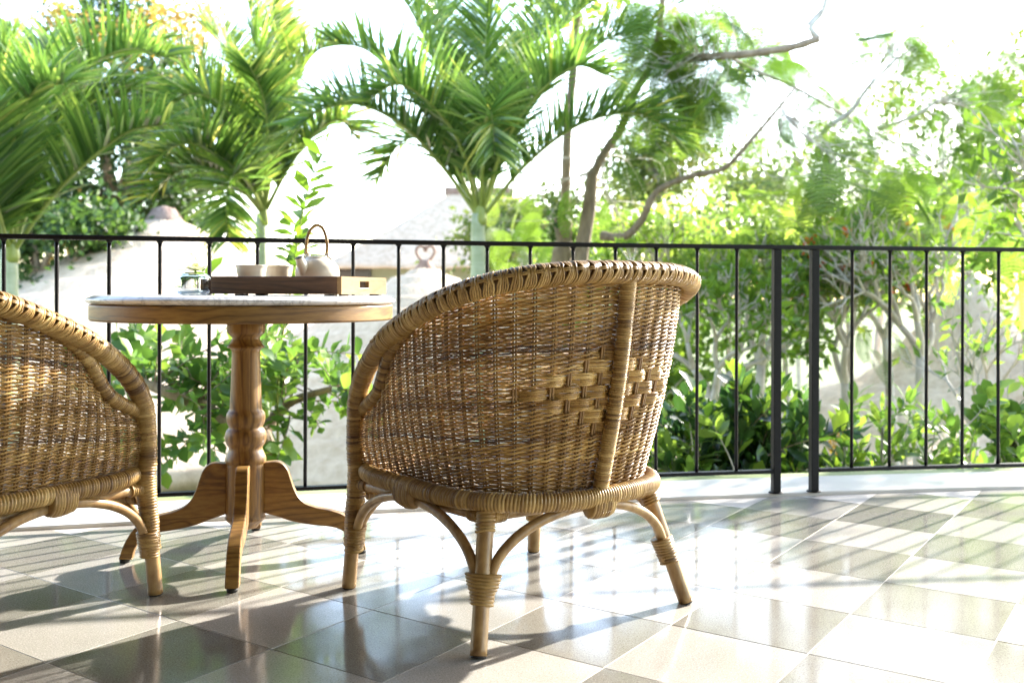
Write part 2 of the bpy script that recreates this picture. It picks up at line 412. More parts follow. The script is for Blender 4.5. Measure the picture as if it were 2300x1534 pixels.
M_GROUND = mottled('garden_soil_and_grass', (0.07, 0.10, 0.03), (0.16, 0.19, 0.06), 0.8, 0.95, 0.8, 0.1, 8)

# ------------------------------------------------------------------ terrace
def rail_y(x): return 3.575 + 0.212 * x - 0.018 * x * x
TS = 0.322; TO = np.array([0.557, 2.578]); E1 = np.array([0.566, 0.824]); E2 = np.array([-0.824, 0.566])
def strip_slab(mb, xs, off0, off1, z0, z1, mat=0, seg_bev=0.004):
    """slab that follows the railing line between two offsets"""
    P = np.array([[x, rail_y(x)] for x in xs]); T = norm(np.gradient(P, axis=0)); Nn = np.stack([-T[:, 1], T[:, 0]], 1)
    A = P + Nn * off0; B = P + Nn * off1; b = seg_bev
    Ai = P + Nn * (off0 + b); Bi = P + Nn * (off1 - b)
    prof = [(A, z0), (A, z1 - b), (Ai, z1), (Bi, z1), (B, z1 - b), (B, z0)]
    V = np.concatenate([np.column_stack([p, np.full(len(p), z)]) for p, z in prof]); n = len(xs); q = []
    for k in range(6):
        k2 = (k + 1) % 6
        for i in range(n - 1): q.append((k * n + i, k * n + i + 1, k2 * n + i + 1, k2 * n + i))
    mb.add(V, q, None, 0.5, mat)
mb = MB()
xs = np.linspace(-4.2, 5.2, 40)
P = np.array([[x, rail_y(x) + 0.1] for x in xs])
V = np.concatenate([np.column_stack([P, np.full(40, -0.0008)]), np.column_stack([xs, np.full(40, -3.2), np.full(40, -0.0008)]),
                    np.column_stack([P, np.full(40, -0.35)]), np.column_stack([xs, np.full(40, -3.2), np.full(40, -0.35)])])
q = [(i, 40 + i, 41 + i, i + 1) for i in range(39)] + [(80 + i, 81 + i, 121 + i, 120 + i) for i in range(39)] + [(i, i + 1, 81 + i, 80 + i) for i in range(39)]
mb.add(V, q)
floor = mb.build('floor', M_GROUT, smooth=False); tag(floor, kind='structure')
tm = MB(); box(tm, (-TS / 2 + 0.0012, -TS / 2 + 0.0012, -0.018), (TS / 2 - 0.0012, TS / 2 - 0.0012, 0.0), bev=0.0006)
tile_l = tm.mesh('tile_light', M_TILE_L, False); tile_d = tm.mesh('tile_dark', M_TILE_D, False)
tang = math.atan2(E1[1], E1[0]); rest = MB(); cells = []
for i in range(-24, 18):
    for j in range(-18, 22):
        c = TO + E1 * TS * (i + 0.5) + E2 * TS * (j + 0.5)
        if c[1] > rail_y(c[0]) + 0.02 or c[0] < -3.9 or c[0] > 4.9 or c[1] < -2.9: continue
        near = c[1] > 1.25 and abs(c[0]) < 0.56 * c[1] + 0.55
        cells.append((i, j, c, near))
for i, j, c, near in cells:
    dark = (i + j) % 2 == 0
    if near:
        o = link('tile', tile_d if dark else tile_l, floor)
        o.location = (c[0], c[1], float(RNG.normal(0, 0.00012)))
        o.rotation_euler = (float(RNG.normal(0, 0.0005)), float(RNG.normal(0, 0.0005)), tang)
    else:
        h = TS / 2 - 0.0012
        ca, sa = math.cos(tang), math.sin(tang)
        V = [(c[0] + x * ca - y * sa, c[1] + x * sa + y * ca, z) for z in (0, -0.018) for x, y in ((-h, -h), (h, -h), (h, h), (-h, h))]
        rest.add(V, [(0, 1, 2, 3), (0, 4, 5, 1), (1, 5, 6, 2), (2, 6, 7, 3), (3, 7, 4, 0)], None, 0.5, 0 if dark else 1)
o = rest.build('tile', [M_TILE_D, M_TILE_L], floor, smooth=False); tag(o, kind='stuff')
mb = MB(); strip_slab(mb, xs, -0.012, 0.30, -0.36, 0.012)
kerb = mb.build('kerb', M_KERB, smooth=False); tag(kerb, kind='structure')
mb = MB(); strip_slab(mb, xs, 0.305, 0.72, -0.6, -0.055)
ledge = mb.build('ledge', M_LEDGE, smooth=False); tag(ledge, kind='structure')
# the roof that shades the terrace, and the room wall behind the viewer
mb = MB()
xsr = np.linspace(-4.2, 5.2, 24)
P = np.array([[x, rail_y(x) + 0.25] for x in xsr]); n = 24
V = np.concatenate([np.column_stack([P, np.full(n, 2.95)]), np.column_stack([xsr, np.full(n, -3.2), np.full(n, 2.95)]), np.column_stack([P, np.full(n, 3.2)]), np.column_stack([xsr, np.full(n, -3.2), np.full(n, 3.2)])])
q = [(i, i + 1, n + 1 + i, n + i) for i in range(n - 1)] + [(2 * n + i, 3 * n + i, 3 * n + i + 1, 2 * n + i + 1) for i in range(n - 1)] + [(i, 2 * n + i, 2 * n + i + 1, i + 1) for i in range(n - 1)]
mb.add(V, q); ceil = mb.build('ceiling', M_CEIL, smooth=False); tag(ceil, kind='structure')
mb = MB(); box(mb, (-4.2, -3.4, -0.3), (5.2, -3.2, 3.2)); wall = mb.build('wall', M_WALL, smooth=False)
tag(wall, 'warm grey plaster room wall behind the tiled terrace, facing the railing', 'wall')
mb = MB(); box(mb, (-4.0, -3.0, -3.2), (5.0, 2.6, -0.37)); o = mb.build('wall', M_WALL, smooth=False)
mb = MB(); box(mb, (-4.45, -3.4, -0.3), (-4.2, 2.0, 2.94)); sky_blocker = mb.build('wall', M_WALL, smooth=False); tag(sky_blocker, 'unseen plaster side wall added at the far left to block sky light', 'wall')  # side wall added out of view to cut sky light from the left
tag(o, 'white plastered storey wall carrying the tiled terrace', 'wall')

# ------------------------------------------------------------------ railing
rail = empty('railing', (0, 0, 0)); tag(rail, 'black iron balcony railing with thin upright bars along the terrace edge', 'railing')
def flat_bar(mb, xs, z0, z1, w):
    P = np.array([[x, rail_y(x)] for x in xs]); T = norm(np.gradient(P, axis=0)); Nn = np.stack([-T[:, 1], T[:, 0]], 1); n = len(xs); b = 0.002
    prof = [(-w / 2, z0 + b), (-w / 2, z1 - b), (-w / 2 + b, z1), (w / 2 - b, z1), (w / 2, z1 - b), (w / 2, z0 + b), (w / 2 - b, z0), (-w / 2 + b, z0)]
    wob = 0.0008 * np.cumsum(RNG.normal(0, 0.5, n)) / np.sqrt(np.arange(n) + 1)
    V = np.concatenate([np.column_stack([P + Nn * o_, z + wob]) for o_, z in prof]); q = []
    for k in range(8):
        k2 = (k + 1) % 8
        for i in range(n - 1): q.append((k * n + i, k2 * n + i, k2 * n + i + 1, k * n + i + 1))
    mb.add(V, q); mb.add([V[k * n] for k in range(8)] + [V[k * n + n - 1] for k in range(8)], [(0, 1, 2, 3), (0, 3, 4, 7), (4, 5, 6, 7), (8, 11, 10, 9), (8, 15, 12, 11), (12, 15, 14, 13)])
RH = 0.955
mb = MB(); flat_bar(mb, np.linspace(-3.0, 3.6, 120), RH - 0.016, RH, 0.034); mb.build('top_rail', M_IRON, rail, smooth=False)
def rail_x(px):
    x = 0
    for _ in range(40): x = (px - 1150) / F * rail_y(x)
    return x
XP1, XP2 = rail_x(1744), rail_x(1829)
mb = MB(); flat_bar(mb, np.linspace(-3.0, XP1 - 0.016, 80), 0.088, 0.101, 0.032); mb.build('bottom_rail', M_IRON, rail, smooth=False)
mb = MB(); flat_bar(mb, np.linspace(XP2 + 0.016, 3.6, 50), 0.088, 0.101, 0.032); mb.build('bottom_rail', M_IRON, rail, smooth=False)
bar_px = [8, 127, 245, 359, 470, 578, 687, 793, 895, 996, 1094, 1191, 1287, 1382, 1474, 1566, 1655, 1914, 1999, 2081, 2162, 2243, 2322]
bx = [rail_x(p) for p in bar_px]
x = bx[0]
while x > -2.8: x -= 0.165; bx.append(x)
x = bx[22]
while x < 3.4: x += 0.15; bx.append(x)
def bar_mesh(h, r, k, wob):
    n = 26; z = np.linspace(0, h, n)
    P = np.column_stack([np.cumsum(RNG.normal(0, wob, n)) * 0.3, np.cumsum(RNG.normal(0, wob, n)) * 0.3, z]); P[:, 0] -= np.linspace(P[0, 0], P[-1, 0], n); P[:, 1] -= np.linspace(P[0, 1], P[-1, 1], n)
    m = MB(); tube(m, P, r * (1 + RNG.normal(0, 0.035, n)), k); return m
bms = [bar_mesh(RH - 0.016 - 0.101, 0.0066, 10, 0.0006).mesh('bar', M_IRON) for _ in range(4)]
weld = MB(); lathe(weld, [(0.0062, -0.008), (0.009, -0.004), (0.0125, 0.0005), (0.0, 0.0008)], 10)
wm = weld.mesh('weld', M_IRON)
for k, x in enumerate(bx):
    b = link('bar', bms[k % 4], rail, (x, rail_y(x), 0.101)); b.rotation_euler = (0, 0, float(RNG.random() * 6))
    link('weld', wm, b, (0, 0, RH - 0.016 - 0.101))
for x in (XP1, XP2):
    m = MB(); box(m, (-0.015, -0.015, 0.0125), (0.015, 0.015, RH - 0.0165), bev=0.002)
    o = m.build('post', M_IRON, rail, False, (x, rail_y(x) - 0.0, 0)); o.rotation_euler = (0, 0, 0.16)
    m = MB(); lathe(m, [(0.0, 0.016), (0.026, 0.016), (0.028, 0.0125), (0.0, 0.0122)], 18); m.build('base_plate', M_IRON, o)

# ------------------------------------------------------------------ rattan chair (x right, y forward, z up)
def mir(K): K = np.asarray(K, float); return np.vstack([K[::-1] * [-1, 1, 1], K[1:]])
BK = mir([(0, -0.312, .335), (.10, -0.303, .335), (.185, -0.27, .335), (.243, -0.20, .335), (.273, -0.09, .335), (.283, .04, .335), (.287, .16, .335), (.288, .262, .335)])
TK = mir([(0, -0.402, .806), (.11, -0.395, .805), (.21, -0.359, .797), (.282, -0.298, .779), (.327, -0.20, .744), (.337, -0.08, .699), (.327, .03, .646), (.318, .085, .598), (.312, .118, .550), (.303, .168, .508), (.293, .255, .470)])
RK = mir([(0, -0.422, .820), (.12, -0.414, .819), (.23, -0.375, .809), (.312, -0.303, .788), (.354, -0.195, .752), (.358, -0.07, .708), (.348, .05, .660), (.333, .15, .604), (.320, .222, .545), (.310, .262, .49), (.303, .281, .43)])
NB = 1201
def dense(K, n=NB): return resample(cr(K, 24), n)
BC, TC, RC = dense(BK), dense(TK), dense(RK)
# B: keep its left/right ends matched with T's ends; parameter a in [-1, 1]
AA = np.linspace(-1, 1, NB)
def at(C, a): return np.stack([np.interp(a, AA, C[:, k]) for k in range(3)], -1)
MC = (BC + TC) / 2
tg = norm(np.gradient(MC, axis=0)); NRM = norm(np.stack([tg[:, 1], -tg[:, 0], np.zeros(NB)], -1))
def S(a, v):
    B, T = at(BC, a), at(TC, a); v = np.asarray(v)[..., None]
    return B + (T - B) * v + at(NRM, a) * 0.012 * np.sin(PI * v)
NST = 44   # gaps between stakes
def build_weave(mb, mbs):
    H0 = TC[NB // 2, 2] - BC[NB // 2, 2]; p = 0.0093; K = int(H0 / p)
    sub = 6; na = NST * sub + 1; a = np.linspace(-1, 1, na); Hh = at(TC, a)[:, 2] - at(BC, a)[:, 2]
    nr = at(NRM, a); c = (a + 1) / 2 * NST; j0 = np.minimum(c.astype(int), NST - 1); fr = c - j0; lerp = 0.5 - 0.5 * np.cos(PI * fr)
    mid = NST // 2; k0 = int(K * 0.49) - 1
    js = np.arange(NST + 1)
    for k in range(-3, K):
        vk = (k + 0.5) / K; v = vk * (H0 / Hh) ** 0.55
        g = math.floor((k - k0 + 1.5) / 3)
        indi = (np.abs(js - mid) <= 6.4 - 1.75 * abs(g)) & (abs(g) <= 3)
        s = np.where(indi, np.where((js + g) % 2 == 0, -1.0, 1.0), np.where((js + k) % 2 == 0, -1.0, 1.0))
        s = s * np.where(RNG.random(NST + 1) < 0.02, 0.4, 1.0)
        d0 = s[j0] * (1 - lerp) + s[j0 + 1] * lerp
        ok = np.where(v <= 0.99)[0]
        if len(ok) < 8: continue
        i0, i1 = ok[0], ok[-1] + 1
        gap = p * (Hh / H0) ** 0.45
        inn = np.interp(c, js, indi.astype(float))
        for q in (-1, 1):
            tw_ = (-1) ** k * q
            d = inn * d0 + (1 - inn) * np.cos(PI * c) * tw_
            zoff = gap * 0.27 * (inn * q + (1 - inn) * np.sign(np.sin(PI * c)) * np.abs(np.sin(PI * c)) ** 0.45 * tw_) + np.interp(a, np.linspace(-1, 1, 24), RNG.normal(0, 0.00055, 24))
            vv = v + zoff / Hh
            if inn.max() > 0: # strands of a basket bundle lie close together
                cz = ((k - k0 + 1.5) - (g * 3 + 1.5) - 0.0) * p
                vv = vv - inn * (cz * 0.0) / Hh
            P = S(a, vv) + nr * ((0.0052 + 0.0022 * inn) * d + 0.0008 * RNG.normal())[:, None]
            P[:, 2] += RNG.normal(0, 0.0004, na)
            rr = np.minimum(0.00270, 0.292 * gap) * (1 + 0.12 * RNG.normal())
            rr = np.full(na, rr) + inn * 0.0004
            pieces = np.cumsum(RNG.random(na) < 0.02); pt = RNG.random(pieces.max() + 2)
            row = 0.25 + 0.5 * np.interp(k + 3, np.arange(0, 80, 4), WROW)
            tint = np.clip(row + 0.12 * inn + 0.38 * (pt[pieces] - 0.5) + 0.1 * RNG.normal(0, 1), 0, 1)
            tube(mb, P[i0:i1], rr[i0:i1], 5, tint=tint[i0:i1], cap=False)
    for j in range(NST + 1):
        aj = js[j] / NST * 2 - 1
        for q in (-1, 1):
            vs = np.linspace(-0.01, 1.0, 18); Pt = S(np.full(18, aj), vs)
            tang_ = at(tg, np.array([aj]))[0]
            tube(mbs, Pt + tang_ * q * 0.0031 + at(NRM, np.array([aj]))[0] * 0.0, 0.0028, 6, tint=0.35 + 0.5 * RNG.random(), cap=False)
WROW = RNG.random(20)

FEET = {'fl': (-.307, .31), 'fr': (.307, .31), 'bl': (-.315, -.295), 'br': (.315, -.30)}
TOPS = {'fl': (-.296, .285), 'fr': (.296, .285), 'bl': (-.243, -.222), 'br': (.243, -.222)}
def leg_pt(k, z, ztop=0.30):
    f, t = np.array(FEET[k]), np.array(TOPS[k]); u = z / ztop; p = f + (t - f) * u; return np.array([p[0], p[1], z])
def make_chair():
    root = empty('rattan_armchair')
    w, s = MB(), MB(); build_weave(w, s)
    o = w.build('woven_shell', M_WEAVE, root); tag(o, kind='stuff')
    o = s.build('stakes', M_STAKE, root); tag(o, kind='stuff')
    # rim: a core with groups of strands bound round it, meeting in a herringbone groove
    R = resample(RC, step=0.0013); s_ = arclen(R); L = s_[-1]
    T, N, B = frames(R, ref=np.column_stack([np.interp(s_ / L * 2 - 1, AA, NRM[:, k]) for k in range(3)]))
    out = np.where(((N * R).sum(1) > 0)[:, None], N, -N)
    N = norm(np.column_stack([np.interp(s_ / L * 2 - 1, AA, NRM[:, k]) for k in range(3)])); N = norm(N - (N * T).sum(1, keepdims=True) * T); Bv = np.cross(T, N); Bv *= np.sign(Bv[:, 2:3] + 1e-9)
    def rimf(u):
        x = u * L; i = min(len(R) - 1, int(x / L * (len(R) - 1)))
        return R[i], T[i], N[i], Bv[i]
    b0, b1 = 0.155, 0.845
    core = MB(); ii = (s_ / L > b0 - 0.01) & (s_ / L < b1 + 0.01)
    tube(core, R[ii][::12], 0.0205, 14, tint=0.05)
    core.build('rim_core', M_STAKE, root)
    br = MB(); pitch = 0.0056; nl = int((b1 - b0) * L / pitch); kk = 26; th = np.linspace(0, 2 * PI, kk, endpoint=False)
    w_th = (th + PI) % (2 * PI) - PI     # 0 at the groove
    tl = 0.4
    for i in range(nl):
        gi, m = divmod(i, 5); m -= 2
        if m == 2 and gi % 1 == 0: pass
        c, t_, n_, b_ = rimf(b0 + (gi * 5 + 2.5) * pitch / L)
        off = m * pitch * (0.93 - 0.42 * np.exp(-(w_th / 0.42) ** 2)) + 0.0085 * np.cos(w_th) + 0.002 * np.sin(w_th)
        rad = 0.0235 + 0.0012 * RNG.normal() * 0.4 + 0.0022 * np.exp(-(w_th / 0.7) ** 2)
        ang = th + 0.35
        # follow the rim's bend while stepping along it
        uu = b0 + (gi * 5 + 2.5) * pitch / L + off / L
        idx = np.clip((uu * (len(R) - 1)).astype(int), 0, len(R) - 1)
        P = R[idx] + rad[:, None] * (np.cos(ang)[:, None] * N[idx] + np.sin(ang)[:, None] * Bv[idx])
        tube(br, P, 0.00262 * (1 + 0.06 * RNG.normal()), 5, closed=True, tint=np.clip(0.62 + 0.3 * RNG.normal(0, .6), 0, 1), cap=False, ref=R[idx] - P)
    o = br.build('rim_binding', M_WRAP, root); tag(o, kind='stuff')
    ln = MB(); ang = 0.35
    for da in (-0.07, 0.07):
        P = (R + (0.0262 + 0.0018 * np.sin(s_ / (pitch * 5) * 2 * PI))[:, None] * (np.cos(ang + da) * N + np.sin(ang + da) * Bv))[ii][::3]
        tube(ln, P, 0.0021, 5, tint=0.55, cap=False)
    ln.build('rim_strand', M_WRAP, root)
    # arms: plain winding, running down into the front legs
    for sgn, key in ((-1, 'fl'), (1, 'fr')):
        u = s_ / L
        seg = R[u < b0 + 0.006][::-1] if sgn < 0 else R[u > b1 - 0.006]
        down = np.array([leg_pt(key, z) for z in (0.36, 0.30, 0.22, 0.15, 0.115)])
        down[0] = [sgn * .2995, .2860, .365]
        P = resample(cr(np.vstack([seg[::40], down]), 10), step=0.004)
        z = P[:, 2]; r = np.interp(z, [0.1, 0.3, 0.5, 0.7, 0.78], [0.0205, 0.0235, 0.0225, 0.0225, 0.0225])
        m = MB(); wrapped(m, P, r, 0.0072, 16, rough=0.003); m.build('arm', M_WRAP, root)
        # second, inner loop that closes the woven side
        Q = TC[AA < -0.60][::-1] if sgn < 0 else TC[AA > 0.60]
        Q = np.vstack([Q[::14], [[sgn * .298, .275, .452]]]) + np.array([sgn * 0.006, 0, 0.004])
        m = MB(); wrapped(m, Q, [0.010, 0.0145, 0.0155, 0.0155, 0.015], 0.0068, 12, rough=0.0028); m.build('arm_brace', M_WRAP, root)
    # spine up the middle of the back
    v = np.linspace(-0.03, 0.985, 14); P = S(np.zeros(14), v) + np.array([0, -0.017, 0]); P[-1] += [0, -0.002, 0.008]
    m = MB(); wrapped(m, P, [0.0175, 0.016, 0.0155, 0.0155, 0.016, 0.0175], 0.0056, 16, rough=0.0026); m.build('spine', M_WRAP, root)
    # seat ring
    RG = np.vstack([BK * [1.07, 1.07, 0] + [0, -0.002, 0.312]])
    RG = np.vstack([RG[1:-1], [[.293, .235, .312], [.255, .283, .312], [.12, .293, .312], [0, .296, .312], [-.12, .293, .312], [-.255, .283, .312], [-.293, .235, .312]]])
    P = cr(RG, 16, closed=True); P = np.vstack([P, P[:2]])
    P[:, 2] += 0.0012 * np.sin(np.linspace(0, 40, len(P)))
    m = MB(); wrapped(m, resample(P, step=0.004), 0.0190, 0.0076, 16, rough=0.0034); m.build('seat_ring', M_WRAP, root)
    # seat
    P = cr(RG * [0.95, 0.95, 1], 5, closed=True); m = MB(); n = len(P)
    V = np.vstack([P + [0, 0, 0.016], P + [0, 0, 0.002], [[0, 0, 0.330]], [[0, 0, 0.314]]]); i = np.arange(n); i2 = (i + 1) % n
    m.add(V, np.stack([i, i2, n + i2, n + i], 1), np.vstack([np.stack([i, i2, np.full(n, 2 * n)], 1), np.stack([n + i2, n + i, np.full(n, 2 * n + 1)], 1)]), 0.5)
    m.build('seat', M_WEAVE, root)
    # legs, bindings and bentwood arches
    for key in FEET:
        sx, sy = np.sign(FEET[key][0]), np.sign(FEET[key][1])
        rad_d = norm(np.array([FEET[key][0], FEET[key][1], 0.0])); tan_d = np.array([-rad_d[1], rad_d[0], 0])
        P = np.array([leg_pt(key, z) for z in np.linspace(0.004, 0.302, 26)])
        nb = 0.0185 * (1 + 0.035 * np.exp(-((P[:, 2] - 0.235) / 0.007) ** 2) + 0.02 * RNG.normal(0, 0.4, 26))
        m = MB(); tube(m, P, nb, 18); leg = m.build('leg', M_POLE, root)
        m = MB(); tube(m, np.array([leg_pt(key, 0.0), leg_pt(key, 0.0045)]), 0.0165, 16); m.build('foot_cap', M_RUBBER, leg)
        back = key[0] == 'b'
        if back:
            P = np.array([leg_pt(key, z) for z in np.linspace(0.245, 0.297, 6)])
            m = MB(); wrapped(m, P, 0.0205, 0.0070, 16, rough=0.003); m.build('top_binding', M_WRAP, leg)
        # fan binding that ties both arches to the leg
        z1, z0 = (0.162, 0.098) if back else (0.165, 0.098)
        P = np.array([leg_pt(key, z) for z in np.linspace(z1, z0, 8)]) - rad_d * 0.006
        wide = [0.040, 0.034, 0.026, 0.0225] if back else [0.030, 0.027, 0.0245, 0.0225]
        m = MB(); wrapped(m, P, [0.0255, 0.0245, 0.023, 0.0215], 0.0070, 20, ref=rad_d, r2=wide, rough=0.0032); m.build('leg_binding', M_WRAP, leg)
    for ka, kb, outv in (('fl', 'bl', (-1, 0)), ('bl', 'br', (0, -1)), ('br', 'fr', (1, 0)), ('fr', 'fl', (0, 1))):
        A, Bq = leg_pt(ka, 0.125), leg_pt(kb, 0.125); ov = np.array([*outv, 0.0])
        d = norm(Bq - A); A = A + d * 0.019; Bq = Bq - d * 0.019
        u = np.linspace(0, PI, 40); mid_ = (A + Bq) / 2; half = (Bq - A) / 2
        bulge = {(-1, 0): 0.0, (1, 0): 0.0, (0, -1): 0.018, (0, 1): -0.01}[outv]
        P = mid_ - half * np.cos(u)[:, None] + ov * (bulge * np.sin(u) ** 2)[:, None]
        P[:, 2] = 0.125 + 0.157 * np.sin(u) ** 0.92
        P = np.vstack([P[0] + [0, 0, -0.02], P, P[-1] + [0, 0, -0.02]])
        m = MB(); tube(m, P, 0.0118 * (1 + 0.03 * RNG.normal(0, 0.5, len(P))), 12); m.build('arch', M_POLE, root)
        c = mid_ + ov * bulge; c[2] = 0.297
        if outv == (0, -1): c[1] = -0.325
        if outv[0]: c[0] = np.sign(c[0]) * 0.298; c[1] = 0.02
        if outv == (0, 1): c[1] = 0.29
        w_ = 0.034
        P = np.array([c - d * w_, c - d * w_ * 0.6, c, c + d * w_ * 0.6, c + d * w_]); 
        m = MB(); wrapped(m, P, [0.030, 0.035, 0.036, 0.035, 0.030], 0.0072, 18, ref=(0, 0, 1), r2=[0.0245, 0.027, 0.0275, 0.027, 0.0245], rough=0.003); m.build('ring_binding', M_WRAP, root)
        # straight stretcher just under the ring, bound at both ends
        A, Bq = leg_pt(ka, 0.277), leg_pt(kb, 0.277); d = norm(Bq - A)
        m = MB(); tube(m, np.linspace(A, Bq, 8), 0.0125, 12); st = m.build('stretcher', M_POLE, root)
        for e, sg in ((A, 1), (Bq, -1)):
            m = MB(); wrapped(m, np.linspace(e + d * sg * 0.018, e + d * sg * 0.052, 5), 0.0150, 0.0050, 14); m.build('stretcher_binding', M_WRAP, st)
        m = MB(); wrapped(m, np.linspace(leg_pt(ka, 0.243) + d * .03, leg_pt(kb, 0.243) - d * .03, 5) if outv == (0, 1) else np.linspace(leg_pt(ka, 0.252) + d * .25, leg_pt(kb, 0.252) - d * .25, 3), 0.012, 0.0052, 12)
        if outv == (0, 1): m.build('front_stretcher', M_WRAP, root)
    return root
chair = make_chair()
chair.location = (0.007, 2.524, 0.0); chair.rotation_euler = (0, 0, math.atan2(0.598, 0.801))
tag(chair, 'rattan tub armchair seen from behind, diamond weave and wrapped spine in full view', 'armchair', 'rattan armchairs round the table')
ch2 = copy_tree(chair)
HD2 = math.radians(24.0); fd = np.array([math.sin(HD2), math.cos(HD2)]); rd = np.array([math.cos(HD2), -math.sin(HD2)])
foot = G(352, 1335)[:2]; c2 = foot - .31 * fd - .307 * rd
ch2.location = (c2[0], c2[1], 0); ch2.rotation_euler = (0, 0, -HD2)
tag(ch2, 'rattan armchair cut off by the left edge, only its right arm and one leg showing', 'armchair')

# ------------------------------------------------------------------ table
TC0 = (-0.774, 2.88, 0.0)
table = empty('pedestal_table', TC0, math.radians(9.5)); tag(table, 'round pedestal table with white marble top, teak apron and turned column', 'table')
R_ = 0.433
m = MB(); lathe(m, [(0.0, 0.7385), (R_ - 0.022, 0.7385), (R_ - 0.010, 0.7400), (R_ - 0.003, 0.7445), (R_ - 0.0005, 0.7495), (R_ - 0.004, 0.7535), (R_ - 0.012, 0.7560), (R_ - 0.016, 0.7590), (R_ - 0.022, 0.7615), (R_ - 0.032, 0.7620), (0.0, 0.7620)], 128)
m.build('marble_top', M_MARBLE, table)
m = MB(); ra = 0.423; lathe(m, [(ra - 0.03, 0.694), (ra - 0.004, 0.6925), (ra, 0.6965), (ra, 0.698), (ra, 0.732), (ra, 0.7335), (ra - 0.003, 0.7375), (ra - 0.03, 0.738)], 128, closed=True)
m.build('apron', M_TEAK_H, table)
m = MB(); lathe(m, [(0, 0.70), (0.30, 0.705), (0.40, 0.725), (0.402, 0.735), (0, 0.736)], 64); m.build('top_board', M_TEAK_H, table)
def hz(y): return HC - (y - 650) / 771.0
col = [(0.0, 0.70), (0.050, 0.70)]
pr = [(722, 39), (727, 41.5), (738, 42.5), (748, 40.5), (755, 33), (758, 30), (762, 30), (765, 32.5), (770, 34), (774, 37), (778, 41.5), (781, 41), (783, 34), (788, 31), (800, 31), (840, 32), (880, 33.5), (920, 35.5), (924, 39), (929, 42), (937, 43), (946, 42), (954, 38.5), (958, 36.5),
      (961, 38), (966, 42.5), (976, 45.5), (986, 45.5), (996, 42), (1002, 37.5), (1005, 36), (1010, 37.5), (1018, 41), (1027, 44.5), (1034, 45), (1039, 43), (1041, 41.5), (1043, 43.5), (1157, 43.5), (1158, 45), (1161, 45.5), (1164, 44), (1170, 37), (1178, 30), (1184, 26), (1186, 0)]
col += [(r / 771.0, hz(y)) for y, r in pr]
dm = resample(np.array(col[1:]), n=150); lt = np.vstack([[0, 0.70], dm])
m = MB(); lathe(m, lt[::-1], 48); m.build('column', M_TEAK_V, table)
cx, sc = 745, 0.4238 / 771.0
topc = [(840, 797), (905, 794), (938, 806), (962, 835), (978, 880), (996, 935), (1022, 985), (1062, 1022), (1120, 1045), (1190, 1061), (1250, 1083), (1300, 1120), (1335, 1170), (1360, 1225), (1378, 1283)]
botc = [(1312, 1288), (1300, 1235), (1272, 1190), (1230, 1162), (1180, 1148), (1120, 1140), (1050, 1128), (985, 1112), (920, 1088), (840, 1062)]
def hcrop(v): return HC - (700 + v * 0.4238 - 650) / 771.0
tc = cr([((x - cx) * sc, hcrop(y)) for x, y in topc], 5); bc = cr([((x - cx) * sc, hcrop(y)) for x, y in botc], 5)
shift = -(min(tc[-1][1], bc[0][1]) - 0.010)
outl = np.vstack([tc, bc]); zz = outl[:, 1]; f_ = np.clip((0.12 - zz) / 0.12, 0, 1); outl[:, 1] = zz + shift * f_
outl[:, 1] = np.maximum(outl[:, 1], 0.010)
for k in range(4):
    m = MB(); extrude_poly(m, [tuple(p) for p in outl], 0.036, Matrix.Rotation(k * PI / 2, 4, 'Z'), 0.0035)
    lg = m.build('leg', M_TEAK_L, table, smooth=False)
    a = k * PI / 2
    m = MB(); lathe(m, [(0, 0.0105), (0.014, 0.0105), (0.015, 0.006), (0.013, 0.0), (0, 0.0)][::-1], 16, c=(0.334 * math.cos(a), 0.334 * math.sin(a), 0)); m.build('foot_glide', M_RUBBER, lg)

